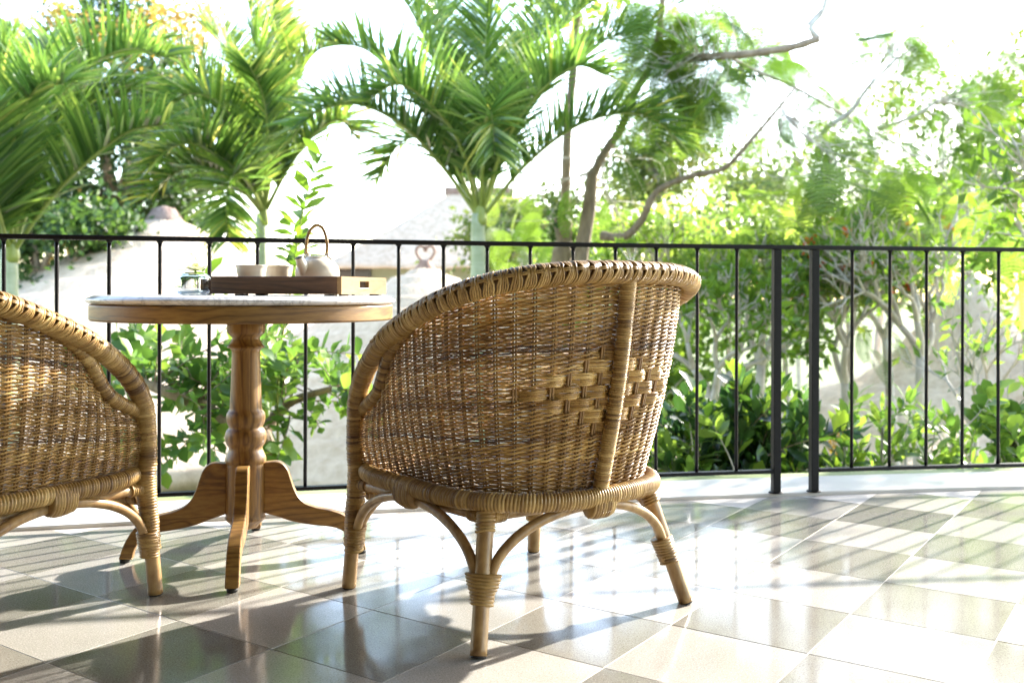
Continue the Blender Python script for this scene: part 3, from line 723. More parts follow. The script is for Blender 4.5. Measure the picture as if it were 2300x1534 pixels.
# ------------------------------------------------------------------ tray, cups, teapot, vase
TA = math.radians(-14.0); TZ = 0.7622
tray = empty('serving_tray', (-0.474, 2.748, TZ), TA); tag(tray, 'dark walnut serving tray with light wood ends holding the teapot', 'tray')
LT, WT, HT, th_ = 0.415, 0.34, 0.050, 0.013; z0 = 0.0045
def tb(name, lo, hi, mat, par=tray, bev=0.0012):
    m = MB(); box(m, lo, hi, bev=bev); return m.build(name, mat, par, False)
tb('front_panel', (-LT, 0, z0), (-th_ - 0.0005, th_, z0 + HT), M_WALNUT)
tb('back_panel', (-LT, WT - th_, z0), (-th_ - 0.0005, WT, z0 + HT), M_WALNUT)
tb('tray_base', (-LT + th_ + 0.001, th_ + 0.001, z0), (-th_ - 0.001, WT - th_ - 0.001, z0 + 0.009), M_WALNUT)
def end_panel(x0):
    """end board with a slot cut through it as a hand hold"""
    import bmesh
    bm = bmesh.new(); ya, yb, sa, sb, zb, zt = 0.0, WT, 0.132, 0.200, z0 + 0.019, z0 + 0.037
    ysn, zsn = [ya, sa, sb, yb], [z0, zb, zt, z0 + HT]
    for xx in (x0, x0 + th_):
        for i in range(3):
            for j in range(3):
                if i == 1 and j == 1: continue
                bm.faces.new([bm.verts.new((xx, ysn[i + a_], zsn[j + b_])) for a_, b_ in ((0, 0), (1, 0), (1, 1), (0, 1))])
    def quad(p): bm.faces.new([bm.verts.new(c_) for c_ in p])
    xa, xb = x0, x0 + th_
    for (y1, z1_), (y2, z2_) in [((sa, zb), (sb, zb)), ((sb, zb), (sb, zt)), ((sb, zt), (sa, zt)), ((sa, zt), (sa, zb)), ((ya, z0), (yb, z0)), ((yb, z0), (yb, z0 + HT)), ((yb, z0 + HT), (ya, z0 + HT)), ((ya, z0 + HT), (ya, z0))]:
        ny = 1
        quad([(xa, y1, z1_), (xb, y1, z1_), (xb, y2, z2_), (xa, y2, z2_)])
    bmesh.ops.remove_doubles(bm, verts=bm.verts[:], dist=1e-5); bmesh.ops.recalc_face_normals(bm, faces=bm.faces[:])
    es = [e for e in bm.edges if len(e.link_faces) == 2 and e.calc_face_angle(0) > 0.5]
    bmesh.ops.bevel(bm, geom=es, offset=0.0015, segments=2, affect='EDGES', profile=0.5)
    m = MB(); add_bm(m, bm); return m.build('end_panel', M_OAK, tray, False)
end_panel(-th_); end_panel(-LT - th_ + 0.0)
for (x, y) in ((-0.012, 0.06), (-0.012, WT - 0.05), (-LT + 0.1, 0.02), (-LT + 0.02, WT - 0.05), (-0.035, 0.014)):
    m = MB(); box(m, (x - 0.018, y - 0.012, 0.0), (x + 0.012, y + 0.012, z0 - 0.0002)); m.build('tray_foot', M_RUBBER, tray, False)
TB = TZ + z0 + 0.0092      # top of the tray's base board

def pos_at(px, Y): return ((px - 1150) / F * Y, Y)
pot = empty('teapot', (*pos_at(713, 2.99), TB), 0.0); tag(pot, 'cream ceramic teapot with arched cane handle on the tray', 'teapot')
bp = [(0.0, 0.0), (0.042, 0.0), (0.046, 0.004), (0.056, 0.018), (0.0635, 0.034), (0.0665, 0.050), (0.0655, 0.062), (0.060, 0.076), (0.050, 0.088), (0.040, 0.0955), (0.036, 0.0975), (0.0355, 0.100), (0.034, 0.101), (0.033, 0.0975), (0.033, 0.094)]
m = MB(); lathe(m, resample(cr(np.array(bp), 5), n=60), 48); m.build('pot_body', M_CERAMIC, pot)
m = MB(); lathe(m, cr(np.array([(0.0325, 0.0955), (0.0322, 0.1015), (0.029, 0.1040), (0.016, 0.1050), (0.006, 0.1052), (0.0, 0.1052)]), 4), 36)
m.build('lid', M_CERAMIC, pot)
sp = cr(np.array([(-0.024, -0.034, 0.048), (-0.031, -0.050, 0.066), (-0.037, -0.062, 0.084), (-0.041, -0.069, 0.0985)]), 6)
n = len(sp); rr = np.interp(np.linspace(0, 1, n), [0, 0.4, 0.9, 1], [0.0215, 0.0165, 0.0122, 0.0125])
m = MB(); tube(m, sp, rr, 20, cap=False)
inner = sp[::-1] + np.array([0, 0, 0]); tube(m, sp[-5:][::-1], rr[-5:][::-1] - 0.003, 20, cap=False)
T_, Nn_, B_ = frames(sp); m.build('spout', M_CERAMIC, pot)
m = MB(); tube(m, sp[-4:] , 0.0092, 16); m.build('spout_shade_plug', M_RUBBER, pot)  # solid black plug standing in for the shade inside the spout
for sx in (-1, 1):
    m = MB(); P = cr(np.array([(sx * 0.046, 0, 0.082), (sx * 0.041, -0.003, 0.092), (sx * 0.031, -0.004, 0.100), (sx * 0.029, 0, 0.113)]), 5); tube(m, P, 0.0052, 10, ref=(0, 1, 0), r2=0.0075)
    m.build('handle_lug', M_CERAMIC, pot)
hp = cr(np.array([(-0.031, 0, 0.103), (-0.034, 0, 0.125), (-0.032, 0, 0.155), (-0.022, 0, 0.183), (-0.004, 0, 0.197), (0.014, 0, 0.190), (0.025, 0, 0.165), (0.029, 0, 0.135), (0.026, 0, 0.106)]), 8)
m = MB(); wrapped(m, hp, 0.0052, 0.0085, 12, ref=(0, 1, 0), r2=0.0046, rough=0.0005, slant=0.6); m.build('cane_handle', M_WRAP, pot)
cup_prof = cr(np.array([(0.0, 0.0), (0.021, 0.0), (0.0225, 0.006), (0.029, 0.018), (0.037, 0.034), (0.0415, 0.052), (0.0435, 0.066), (0.0465, 0.0745), (0.0450, 0.0752), (0.0405, 0.066), (0.0385, 0.052), (0.034, 0.034), (0.026, 0.018), (0.012, 0.010), (0.0, 0.0095)]), 4)
for px, Y, lab in ((564.5, 2.935, 'cream tea cup nearer the vase, its flared rim in front of the other cup'), (626, 3.03, 'cream tea cup between the other cup and the teapot, half hidden')):
    m = MB(); lathe(m, cup_prof * ([1.0, 1.0] if px < 600 else [0.93, 1.02]), 40); o = m.build('tea_cup', M_CERAMIC, None, True, (*pos_at(px, Y), TB))
    tag(o, lab, 'cup', 'tea cups on the tray')
# glass vase
def mat_glass(name, ior, col=(1, 1, 1), rough=0.0):
    m, t, b, o = nt(name)
    b.inputs['Transmission Weight'].default_value = 1.0; b.inputs['IOR'].default_value = ior; b.inputs['Roughness'].default_value = rough; b.inputs['Base Color'].default_value = (*col, 1)
    return m
M_GLASS = mat_glass('clear_glass', 1.13, (0.58, 0.62, 0.64), 0.0)
vs = empty('bud_vase', (*pos_at(434, 2.77), TZ)); tag(vs, 'small round clear glass vase of water standing left of the tray', 'vase')
vp = cr(np.array([(0.0, 0.0), (0.030, 0.0), (0.041, 0.005), (0.0475, 0.018), (0.0482, 0.035), (0.0455, 0.050), (0.037, 0.0595), (0.026, 0.0625), (0.020, 0.0645), (0.0175, 0.063), (0.0165, 0.0605), (0.0, 0.0600)]), 5)
m = MB(); lathe(m, vp, 56); m.build('glass_body', M_GLASS, vs)
fl = empty('orchid_flower', (*pos_at(434, 2.77), TZ)); tag(fl, 'pale yellowish white flower with a green leaf at the mouth of the glass vase', 'flower')
M_PETAL = mat_leaf('white_petal', [(0, (0.50, 0.50, 0.20)), (1, (0.62, 0.64, 0.52))], 0.35, 0.5, 0.9, 0.3)
def petal(L, Wd, curl, tint, n=6, fold=0.12):
    m = MB(); t = np.linspace(0, 1, n); wv = Wd * np.sin(PI * np.clip(t * 0.93 + 0.05, 0, 1)) ** 0.75
    z = curl * t ** 1.6 * L
    V = []
    for i in range(n):
        V += [(t[i] * L, -wv[i], z[i] + fold * wv[i]), (t[i] * L, -wv[i] * 0.5, z[i]), (t[i] * L, 0, z[i] - fold * 0.3 * wv[i]), (t[i] * L, wv[i] * 0.5, z[i]), (t[i] * L, wv[i], z[i] + fold * wv[i])]
    q = [(i * 5 + j, i * 5 + j + 1, i * 5 + j + 6, i * 5 + j + 5) for i in range(n - 1) for j in range(4)]
    m.add(V, q, None, tint); return m
pm = petal(0.036, 0.015, 0.12, 0.9).mesh('petal', M_PETAL)
for k in range(6):
    o = link('petal', pm, fl, (0.006, 0.0, 0.069)); o.rotation_euler = (float(RNG.normal(0, .1)), -0.30 + 0.12 * (k % 2), k * PI / 3 + 0.3)
pm2 = petal(0.020, 0.009, 0.5, 0.2).mesh('petal', M_PETAL)
for k in range(4):
    o = link('inner_petal', pm2, fl, (0.006, 0.0, 0.071)); o.rotation_euler = (0, -0.6, k * PI / 2)
gm = petal(0.05, 0.016, -0.25, 0.7).mesh('leaf', M_SHOOT)
for rz, ry, s_c in ((PI * 0.97, -0.35, 0.9), (-0.25, -0.1, 0.75)):
    o = link('leaf', gm, fl, (0.0, -0.004, 0.066)); o.rotation_euler = (0, ry, rz); o.scale = (s_c,) * 3
m = MB(); tube(m, cr(np.array([(0.006, 0, 0.0695), (0.006, 0.0, 0.066), (0.005, 0, 0.0615)]), 5), 0.0025, 8, tint=0.5); m.build('stem', M_SHOOT, fl)

# ------------------------------------------------------------------ garden floor and houses beyond
GZ = -3.0
mb = MB(); xs_ = np.linspace(-1, 1, 41); gx = np.sign(xs_) * np.abs(xs_) ** 2.2 * 350
X, Y = np.meshgrid(gx, gx + 60); Z = GZ + 0.12 * np.sin(X * 0.6) * np.cos(Y * 0.5)
V = np.stack([X, Y, Z], -1).reshape(-1, 3); i = np.arange(40)[:, None]; j = np.arange(40)[None, :]; a_ = (i * 41 + j)
mb.add(V, np.stack([a_, a_ + 1, a_ + 42, a_ + 41], -1).reshape(-1, 4)); ground = mb.build('ground', M_GROUND); tag(ground, kind='structure')

def cone_roof(prof, k=96, seed=0, sag=0.03):
    """thatch: a roof of revolution with shaggy courses, and a thick eave edge"""
    rg = np.random.default_rng(seed); prof = resample(cr(np.array(prof), 8), n=46); n = len(prof)
    th = np.arange(k) / k * 2 * PI; ph = rg.random(6) * 6
    R = prof[:, 0][:, None] * np.ones(k); Z = prof[:, 1][:, None] * np.ones(k)
    wob = sum(np.sin(th * m + ph[m]) / m for m in range(2, 6)) * sag
    R = R * (1 + 0.25 * wob) ; Z = Z + rg.normal(0, 0.004, (n, k)) + 0.018 * np.sin(np.arange(n) * 2.1)[:, None] + wob * 0.3
    V = np.stack([R * np.cos(th), R * np.sin(th), Z], -1)
    ed = V[-1].copy(); ed[:, 2] -= 0.16 + rg.normal(0, 0.02, k); ed[:, :2] *= 0.99
    inn = V[-4].copy(); inn[:, 2] -= 0.2
    V = np.concatenate([V.reshape(-1, 3), ed, inn])
    m = MB(); m.add(V, ringfaces(n + 2, k)); return m
def house(name, label, apex, prof, capr, wall_mat, walls, seed, finial=False, group=None):
    root = empty(name, (apex[0], apex[1], GZ)); tag(root, label, 'house')
    h0 = apex[2] - GZ
    p = [(r, h0 + z) for r, z in prof]
    cone_roof(p, seed=seed).build('thatched_roof', M_THATCH, root)
    m = MB(); hc = prof[1][1]
    lathe(m, [(0.0, h0 + 0.10), (capr * 0.5, h0 + 0.06), (capr * 0.8, h0 - 0.08), (capr, h0 - 0.26), (capr * 0.9, h0 - 0.30)][::-1], 24); m.build('ridge_cap', M_THATCHCAP if not finial else M_TERRA, root)
    re, ze = prof[-1]; rw = re * 0.66; zt = h0 + ze + 0.25
    m = MB(); lathe(m, [(rw, 0), (rw, zt), (rw - 0.15, zt), (rw - 0.15, 0)][::-1], 24, closed=True); m.build('wall', wall_mat, root)
    return root
h1 = house('thatched_house', 'wide pale thatched roof rising behind the tea table, brown tufted peak', W(368, 478, 14.0), [(0.05, 0.0), (0.6, -0.30), (1.6, -0.82), (3.0, -1.50), (4.3, -2.12), (5.6, -2.72)], 0.30, M_SAGE, 0, 1)
h3 = house('thatched_house', 'low rounded pale roof topped by a terracotta finial with heart-shaped loops', W(955, 603, 12.3), [(0.10, 0.0), (0.35, -0.10), (0.9, -0.40), (1.8, -0.95), (2.8, -1.55), (3.5, -2.0)], 0.16, M_SAGE, 0, 2, True)
h4 = house('thatched_house', 'steep thatched roof with small terracotta tip at the right, behind the railing', W(2178, 622, 13.0), [(0.08, 0.0), (0.35, -0.28), (1.16, -1.20), (1.98, -1.58), (3.2, -2.05), (4.3, -2.5)], 0.13, M_SAGE, 0, 3, True)
h5 = house('thatched_house', 'second thatched roof cut off by the right edge of the picture', W(2560, 610, 12.0), [(0.08, 0.0), (0.5, -0.35), (1.3, -0.95), (2.4, -1.7), (3.6, -2.5)], 0.13, M_SAGE, 0, 4)
# heart finial on the low roof
fa = W(955, 603, 12.3); fz = fa[2] - GZ; m = MB()
lathe(m, [(0.23, fz - 0.16), (0.15, fz - 0.02), (0.085, fz + 0.05), (0.07, fz + 0.10), (0.0, fz + 0.11)], 20)
m.build('finial_base', M_TERRA, h3)
for sg in (-1, 1):
    m = MB(); P = cr(np.array([(sg * 0.02, 0, fz + 0.07), (sg * 0.09, 0, fz + 0.15), (sg * 0.115, 0, fz + 0.225), (sg * 0.075, 0, fz + 0.275), (sg * 0.025, 0, fz + 0.265), (0, 0, fz + 0.21)]), 7)
    tube(m, P, 0.017, 8); m.build('finial_loop', M_TERRA, h3)
m = MB(); tube(m, np.array([(0, 0, fz + 0.20), (0, 0, fz + 0.30)]), 0.007, 6); m.build('finial_spike', M_TERRA, h3)
# hip-roofed house behind
hb = empty('hip_roof_house', (W(1070, 600, 20.0)[0], 21.5, GZ)); tag(hb, 'far house with pale hipped roof, brown ridge and a dark window under its eave', 'house')
ze = W(900, 601, 20)[2] - GZ; zr = W(1040, 412, 20)[2] - GZ
n = 26; m = MB(); k = 25; rg = np.random.default_rng(5)
rect = lambda hx, hy: np.concatenate([np.stack([np.linspace(-hx, hx, k), np.full(k, -hy)], 1), np.stack([np.full(k, hx), np.linspace(-hy, hy, k)], 1), np.stack([np.linspace(hx, -hx, k), np.full(k, hy)], 1), np.stack([np.full(k, -hx), np.linspace(hy, -hy, k)], 1)])
V = []
for i_ in range(n):
    u = i_ / (n - 1); e = rect(0.55 + (2.95 - 0.55) * u, 0.02 + 2.45 * u); z = zr + (ze - zr) * (u ** 0.93) + rg.normal(0, 0.01, len(e)); V.append(np.column_stack([e, z]))
b_ = V[-1].copy(); b_[:, 2] -= 0.05; V.append(b_); b2 = V[-3].copy(); b2[:, 2] -= 0.03; V.append(b2)
m.add(np.concatenate(V), ringfaces(n + 2, 4 * k)); m.build('thatched_roof', M_THATCH, hb)
m = MB(); box(m, (-0.75, -0.13, zr - 0.12), (0.75, 0.13, zr + 0.07), bev=0.03); m.build('ridge', M_THATCHCAP, hb)
m = MB(); box(m, (-2.4, -1.9, 0), (2.4, 1.9, ze + 0.1)); m.build('wall', M_SAGE, hb, False)
M_DARKGLASS = simple('dark_window', (0.01, 0.01, 0.012), 0.2)
wx0, wx1 = W(760, 600, 19.6)[0] - hb.location.x, W(834, 600, 19.6)[0] - hb.location.x
m = MB(); box(m, (wx0, -1.96, ze - 0.24), (wx1, -1.905, ze - 0.03)); wd = m.build('window', M_DARKGLASS, hb, False)
m = MB(); box(m, (wx0 - 0.05, -1.99, ze - 0.32), (wx1 + 0.25, -1.91, ze - 0.245)); m.build('sill', M_KERB, wd, False)

# ------------------------------------------------------------------ foliage tools
def leaf_quads(mb, P, D, L, Wd, tint, fold=0.25, rg=RNG, mat=0):
    """a pointed leaf of four corners, folded along its rib"""
    n = len(P); D = norm(D); r = norm(rg.normal(0, 1, (n, 3))); S_ = norm(np.cross(D, r)); U = np.cross(S_, D)
    L = np.broadcast_to(L, (n,))[:, None]; Wd = np.broadcast_to(Wd, (n,))[:, None]
    a = P; b = P + D * L * 0.45 + S_ * Wd + U * Wd * fold; c = P + D * L + U * L * -0.08; d = P + D * L * 0.45 - S_ * Wd + U * Wd * fold
    V = np.stack([a, b, c, d], 1).reshape(-1, 3); i = np.arange(n) * 4
    t = np.concatenate([np.stack([i, i + 1, i + 2], 1), np.stack([i, i + 2, i + 3], 1)])
    mb.add(V, None, t, np.repeat(np.clip(tint, 0, 1), 4), mat)
def clumps(center, radii, nc, rg, shell=0.55):
    d = norm(rg.normal(0, 1, (nc, 3))); r = shell + (1 - shell) * rg.random((nc, 1)) ** 0.6
    return np.asarray(center) + d * r * np.asarray(radii)
def crown(mb, center, radii, nc, nl, L, rg, spread=0.3, tlo=0.1, thi=0.9, droop=0.2, wd=0.3, mat=0):
    C = clumps(center, radii, nc, rg); lean = rg.random(nc)
    k = rg.integers(0, nc, nl); P = C[k] + rg.normal(0, spread, (nl, 3)) * [1, 1, 0.75]
    D = rg.normal(0, 1, (nl, 3)); D[:, 2] -= droop
    s = L * (0.6 + 0.8 * rg.random(nl)); ti = tlo + (thi - tlo) * (0.55 * lean[k] + 0.45 * rg.random(nl))
    leaf_quads(mb, P, D, s, s * wd, ti, rg=rg, mat=mat); return C
def limbs(mb, root, C, r0, rg, nmax=12, k=8):
    root = np.asarray(root, float)
    for c in C[:nmax]:
        mid = root + (c - root) * 0.5 + rg.normal(0, 0.12, 3) * np.linalg.norm(c - root) * 0.4
        mid[2] -= 0.05 * np.linalg.norm(c - root); P = cr(np.array([root, mid, c]), 7)
        tube(mb, P, np.linspace(r0 * 0.6, r0 * 0.1, len(P)), k)
def tree(name, label, cat, px, py, Y, radii, nc, nl, L, seed, mat, bark=M_BARK, group=None, trunk_px=None, r0=0.12, **kw):
    rg = np.random.default_rng(seed); c = W(px, py, Y); bx_ = W(trunk_px or px, py, Y)[0]
    root = empty(name, (bx_, Y, GZ)); tag(root, label, cat, group); off = np.array([bx_, Y, GZ])
    m = MB(); C = crown(m, c - off, radii, nc, nl, L, rg, **kw); o = m.build('crown', mat, root); tag(o, kind='stuff')
    m = MB(); top = c - off - np.array([0, 0, radii[2] * 0.45]); P = cr(np.array([(0, 0, -0.1), (rg.normal(0, .1), 0, top[2] * 0.5), top]), 8)
    tube(m, P, np.linspace(r0, r0 * 0.6, len(P)), 12); m.build('trunk', bark, root)
    m = MB(); limbs(m, top, C, r0, rg); o = m.build('limbs', bark, root); tag(o, kind='stuff')
    return root

# ------------------------------------------------------------------ palms
def frond(pts, LL, seed, nl=112, yellow=0.0, wide=0.0185, lift=0.85, droop=0.75):
    rg = np.random.default_rng(seed); P = resample(cr(np.array(pts), 12), n=90); L = arclen(P)[-1]; s = arclen(P) / L
    T = norm(np.gradient(P, axis=0)); m = MB(); st = MB()
    tube(st, P, 0.019 * (1 - 0.82 * s) + 0.0015, 7, tint=0.6)
    up = np.array([0, 0, 1.0])
    for i in range(nl):
        u = 0.17 + 0.83 * (i + 0.5 * rg.random()) / nl
        p = np.array([np.interp(u, s, P[:, c]) for c in range(3)]); t = norm(np.array([np.interp(u, s, T[:, c]) for c in range(3)]))
        side = np.cross(t, up); side = side / max(np.linalg.norm(side), 0.2); nrm = np.cross(side, t)
        prof = (math.sin(PI * min(1, 0.12 + 0.80 * (u - 0.17) / 0.83)) ** 0.55)
        for sg in (-1, 1):
            l = LL * prof * (0.82 + 0.3 * rg.random()); li = lift + rg.normal(0, 0.40)
            fwd = 0.45 + 0.75 * u + rg.normal(0, 0.08)
            d = norm(side * sg * 1.0 + nrm * li + t * fwd); k = 6; seg = l / (k - 1); q = p.copy(); V = []
            dr = droop * (0.5 + 1.0 * rg.random()); wv = norm(np.cross(d, nrm + rg.normal(0, 0.45, 3)))
            for a in range(k):
                f = a / (k - 1); w_ = wide * (0.55 + 0.75 * math.sin(PI * min(1.0, f * 0.8 + 0.18))) * (1 - f ** 3) + 0.0012
                V += [q - wv * w_ * 0.5, q + wv * w_ * 0.5]
                q = q + d * seg; d = norm(d + np.array([0, 0, -1]) * dr * (0.12 + 0.75 * f ** 2) * 0.55)
            tint = np.clip(0.02 + 0.5 * rg.random() + yellow * rg.random() ** 1.5 * (0.4 + u) + 0.25 * (rg.random() < 0.12), 0, 1)
            tv = np.repeat(np.clip(tint + np.linspace(-0.04, 0.16, k), 0, 1), 2)
            m.add(V, [(a * 2, a * 2 + 1, a * 2 + 3, a * 2 + 2) for a in range(k - 1)], None, tv)
    return st, m
def palm(name, label, px, Y, ycrown, rt, fronds, seed, LL=0.54, yellow=0.3):
    base = W(px, 700, Y); top = W(px, ycrown, Y); off = np.array([base[0], Y, GZ])
    root = empty(name, off); tag(root, label, 'palm tree')
    z = top[2] - GZ; n = 44; zz = np.linspace(-0.1, z, n)
    r = rt * (1 + 0.05 * np.sin(zz * 19) ** 6 + 0.06 * np.exp(-((z - 0.7 - zz) / 0.25) ** 2)) * np.interp(zz, [0, z - 0.12, z], [1.35, 1.0, 0.86])
    m = MB(); tube(m, np.column_stack([0.02 * np.sin(zz), 0 * zz, zz]), r, 20); m.build('trunk', M_PALMTRUNK, root)
    m = MB(); zz = np.linspace(z - 0.10, z + 0.20, 8); tube(m, np.column_stack([0 * zz, 0 * zz, zz]), [rt * .9, rt * 1.0, rt * 0.95, rt * .85, rt * .7, rt * .5, rt * .4, rt * .2], 14); m.build('crown_shaft', M_RACHIS, root)
    for k, fr in enumerate(fronds):
        pts = []; lastY = Y
        for q in fr:
            lastY = q[2] if len(q) > 2 else lastY
            pts.append(W(q[0], q[1], lastY) - off)
        st, lf = frond(pts, LL, seed * 50 + k, yellow=yellow)
        o = lf.build('frond', M_PALM, root); st.build('frond_stalk', M_RACHIS, o)
    return root
palm('palm_tree', 'palm with smooth pale green trunk directly behind the larger rattan chair', 1078, 8.3, 480, 0.058, [
    [(1068, 478), (990, 370, 8.2), (900, 280, 8.0), (800, 235, 7.8), (705, 255, 7.6), (640, 330, 7.5)],
    [(1072, 475), (1000, 330, 8.1), (915, 205, 8.0), (825, 115, 7.9), (735, 95, 7.8)],
    [(1075, 470), (1040, 300, 8.4), (970, 120, 8.6), (880, -40, 8.8), (780, -130, 9)],
    [(1080, 465), (1085, 280, 8.6), (1090, 80, 8.8), (1120, -120, 8.9)],
    [(1085, 470), (1150, 310, 8.4), (1245, 175, 8.5), (1360, 90, 8.6), (1460, 70, 8.6)],
    [(1090, 478), (1180, 370, 8.2), (1290, 285, 8.1), (1400, 255, 8.0), (1480, 275, 8.0), (1530, 340, 8.0)],
    [(1080, 470), (1083, 350, 7.9), (1092, 262, 7.5), (1103, 262, 7.2), (1110, 345, 7.1)],
    [(1070, 475), (1000, 360, 8.6), (940, 310, 8.9), (890, 330, 9.0), (850, 400, 9.1)],
    [(1078, 470), (1125, 260, 9.0), (1180, 110, 9.5), (1250, -20, 10)],
    [(1078, 470), (1030, 260, 8.9), (1000, 80, 9.3), (960, -60, 9.6)],
    [(1084, 470), (1130, 330, 7.9), (1200, 220, 7.6), (1290, 150, 7.4), (1360, 170, 7.3)],
    [(1072, 470), (1030, 320, 7.9), (960, 230, 7.6), (890, 190, 7.4), (820, 230, 7.3)],
    [(1080, 470), (1120, 300, 8.6), (1200, 130, 8.9), (1320, 10, 9.2), (1420, -30, 9.3)],
], 3)
palm('palm_tree', 'palm standing left of the teapot, yellow-tipped fronds drooping over the rail', 591, 9.0, 482, 0.052, [
    [(590, 470), (548, 350, 8.9), (470, 220, 8.8), (380, 130, 8.7), (290, 105, 8.6)],
    [(592, 465), (592, 300, 9.0), (575, 120, 9.0), (545, -50, 9.0)],
    [(595, 465), (620, 330, 9.1), (655, 205, 9.2), (705, 120, 9.3), (760, 100, 9.3)],
    [(598, 470), (645, 380, 8.9), (705, 300, 8.8), (760, 270, 8.7), (800, 310, 8.6)],
    [(588, 478), (540, 425, 8.7), (470, 378, 8.4), (400, 385, 8.2), (345, 440, 8.0)],
    [(588, 470), (525, 345, 8.9), (440, 285, 8.8), (360, 305, 8.6)],
    [(590, 475), (560, 415, 8.6), (525, 392, 8.2), (508, 450, 8.0), (510, 540, 7.9)],
    [(592, 465), (565, 260, 9.3), (510, 110, 9.5), (455, 55, 9.6)],
    [(594, 465), (610, 280, 9.3), (625, 130, 9.5), (610, 0, 9.6)],
    [(592, 468), (560, 330, 8.7), (500, 240, 8.4), (430, 210, 8.2), (370, 250, 8.0)],
    [(594, 466), (600, 330, 8.6), (590, 220, 8.3), (560, 150, 8.0)],
    [(586, 474), (530, 400, 8.5), (455, 330, 8.1), (390, 330, 7.9), (340, 370, 7.8)],
], 4, yellow=0.5)
palm('palm_tree', 'leafy palm at the left edge arching over the smaller visible chair', 24, 7.4, 560, 0.062, [
    [(30, 565), (110, 450, 7.3), (200, 360, 7.2), (290, 295, 7.1), (375, 280, 7.0)],
    [(28, 555), (62, 380, 7.4), (120, 240, 7.4), (200, 150, 7.3), (290, 110, 7.2), (370, 130, 7.1)],
    [(25, 555), (5, 350, 7.4), (-5, 190, 7.4), (30, 80, 7.5)],
    [(25, 555), (-80, 380, 7.4), (-200, 250, 7.4), (-330, 220, 7.4)],
    [(30, 558), (92, 350, 7.8), (180, 215, 8.0), (280, 190, 8.2), (350, 235, 8.3)],
    [(20, 555), (-50, 430, 7.2), (-100, 420, 7.1), (-150, 500, 7.0)],
    [(30, 555), (42, 330, 7.9), (82, 170, 8.2), (115, 90, 8.5)],
    [(26, 555), (20, 400, 7.0), (40, 270, 6.8), (90, 190, 6.6), (140, 190, 6.5)],
    [(30, 560), (90, 400, 7.7), (150, 290, 7.9), (215, 225, 8.1), (290, 215, 8.2)],
    [(20, 560), (-10, 450, 6.9), (-30, 350, 6.7), (-20, 250, 6.5)],
], 5, LL=0.56)

# ------------------------------------------------------------------ broadleaf trees in the distance
t = tree('flowering_tree', 'dense dark tree with yellow-orange blossom behind the two left palms', 'tree', 265, 310, 16.0, (1.75, 1.3, 2.4), 80, 24000, 0.115, 21, M_TREE, spread=0.27, tlo=0.0, thi=0.7, r0=0.2)
rg = np.random.default_rng(77); m = MB()
cc = np.array([W(px, py, 15.0) for px, py in ((120, 30), (150, 60), (320, 70), (450, 60), (380, 30), (260, 90), (100, 200), (200, 480), (150, 560), (130, 620), (90, 580), (420, 100), (290, 140), (330, 20), (440, 20))]) - np.array(t.location)
k = rg.integers(0, len(cc), 1300); leaf_quads(m, cc[k] + rg.normal(0, 0.17, (1300, 3)), rg.normal(0, 1, (1300, 3)), 0.09, 0.04, rg.random(1300), rg=rg); o = m.build('blossom', M_BLOSSOM, t); tag(o, kind='stuff')
tree('dark_tree', 'dark green bushy tree just left of the wide thatched roof', 'tree', 110, 590, 13.0, (0.95, 0.7, 1.0), 30, 5500, 0.11, 22, M_TREE, spread=0.2, tlo=0.0, thi=0.8)
tree('dark_tree', 'shadowy tree at the left edge behind the arching palm', 'tree', -60, 330, 15.0, (1.0, 0.9, 2.0), 30, 4500, 0.12, 23, M_TREE, spread=0.3)
far = [(1560, 470, 22, (2.6, 1.5, 1.1), 24, 'pale rounded tree top above the right end of the larger chair, far behind the shrubs'),
       (1800, 430, 26, (2.6, 2.0, 1.5), 25, 'pale yellow-green tree far off in the middle of the right half'),
       (2120, 330, 24, (2.6, 1.8, 2.2), 26, 'tall washed-out tree at the far right, brownish at its top'),
       (2330, 250, 22, (1.3, 1.2, 2.3), 27, 'loose tall tree cut by the right edge of the picture'),
       (1480, 370, 18, (0.75, 0.6, 0.8), 28, 'small brownish twiggy tree behind the right-hand palm fronds'),
       (1190, 520, 17, (1.1, 0.8, 0.7), 29, 'light green bush between the central palm trunk and the brown tree'),
       (1990, 520, 16, (1.7, 1.0, 0.8), 30, 'bright green bushy tree above the rail, right of the two posts'),
       (2230, 470, 19, (1.1, 0.8, 0.9), 31, 'olive green tree above the steep roof near the right edge')]
for px, py, Y_, rad, sd, lab in far:
    tree('distant_tree', lab, 'tree', px, py, Y_, rad, 36, 3600, 0.12 * Y_ / 18, sd, M_FAR if Y_ > 16.5 else M_PALE, M_PALEBARK, spread=0.17 * Y_ / 12, tlo=0.0, thi=1.0, r0=0.08)
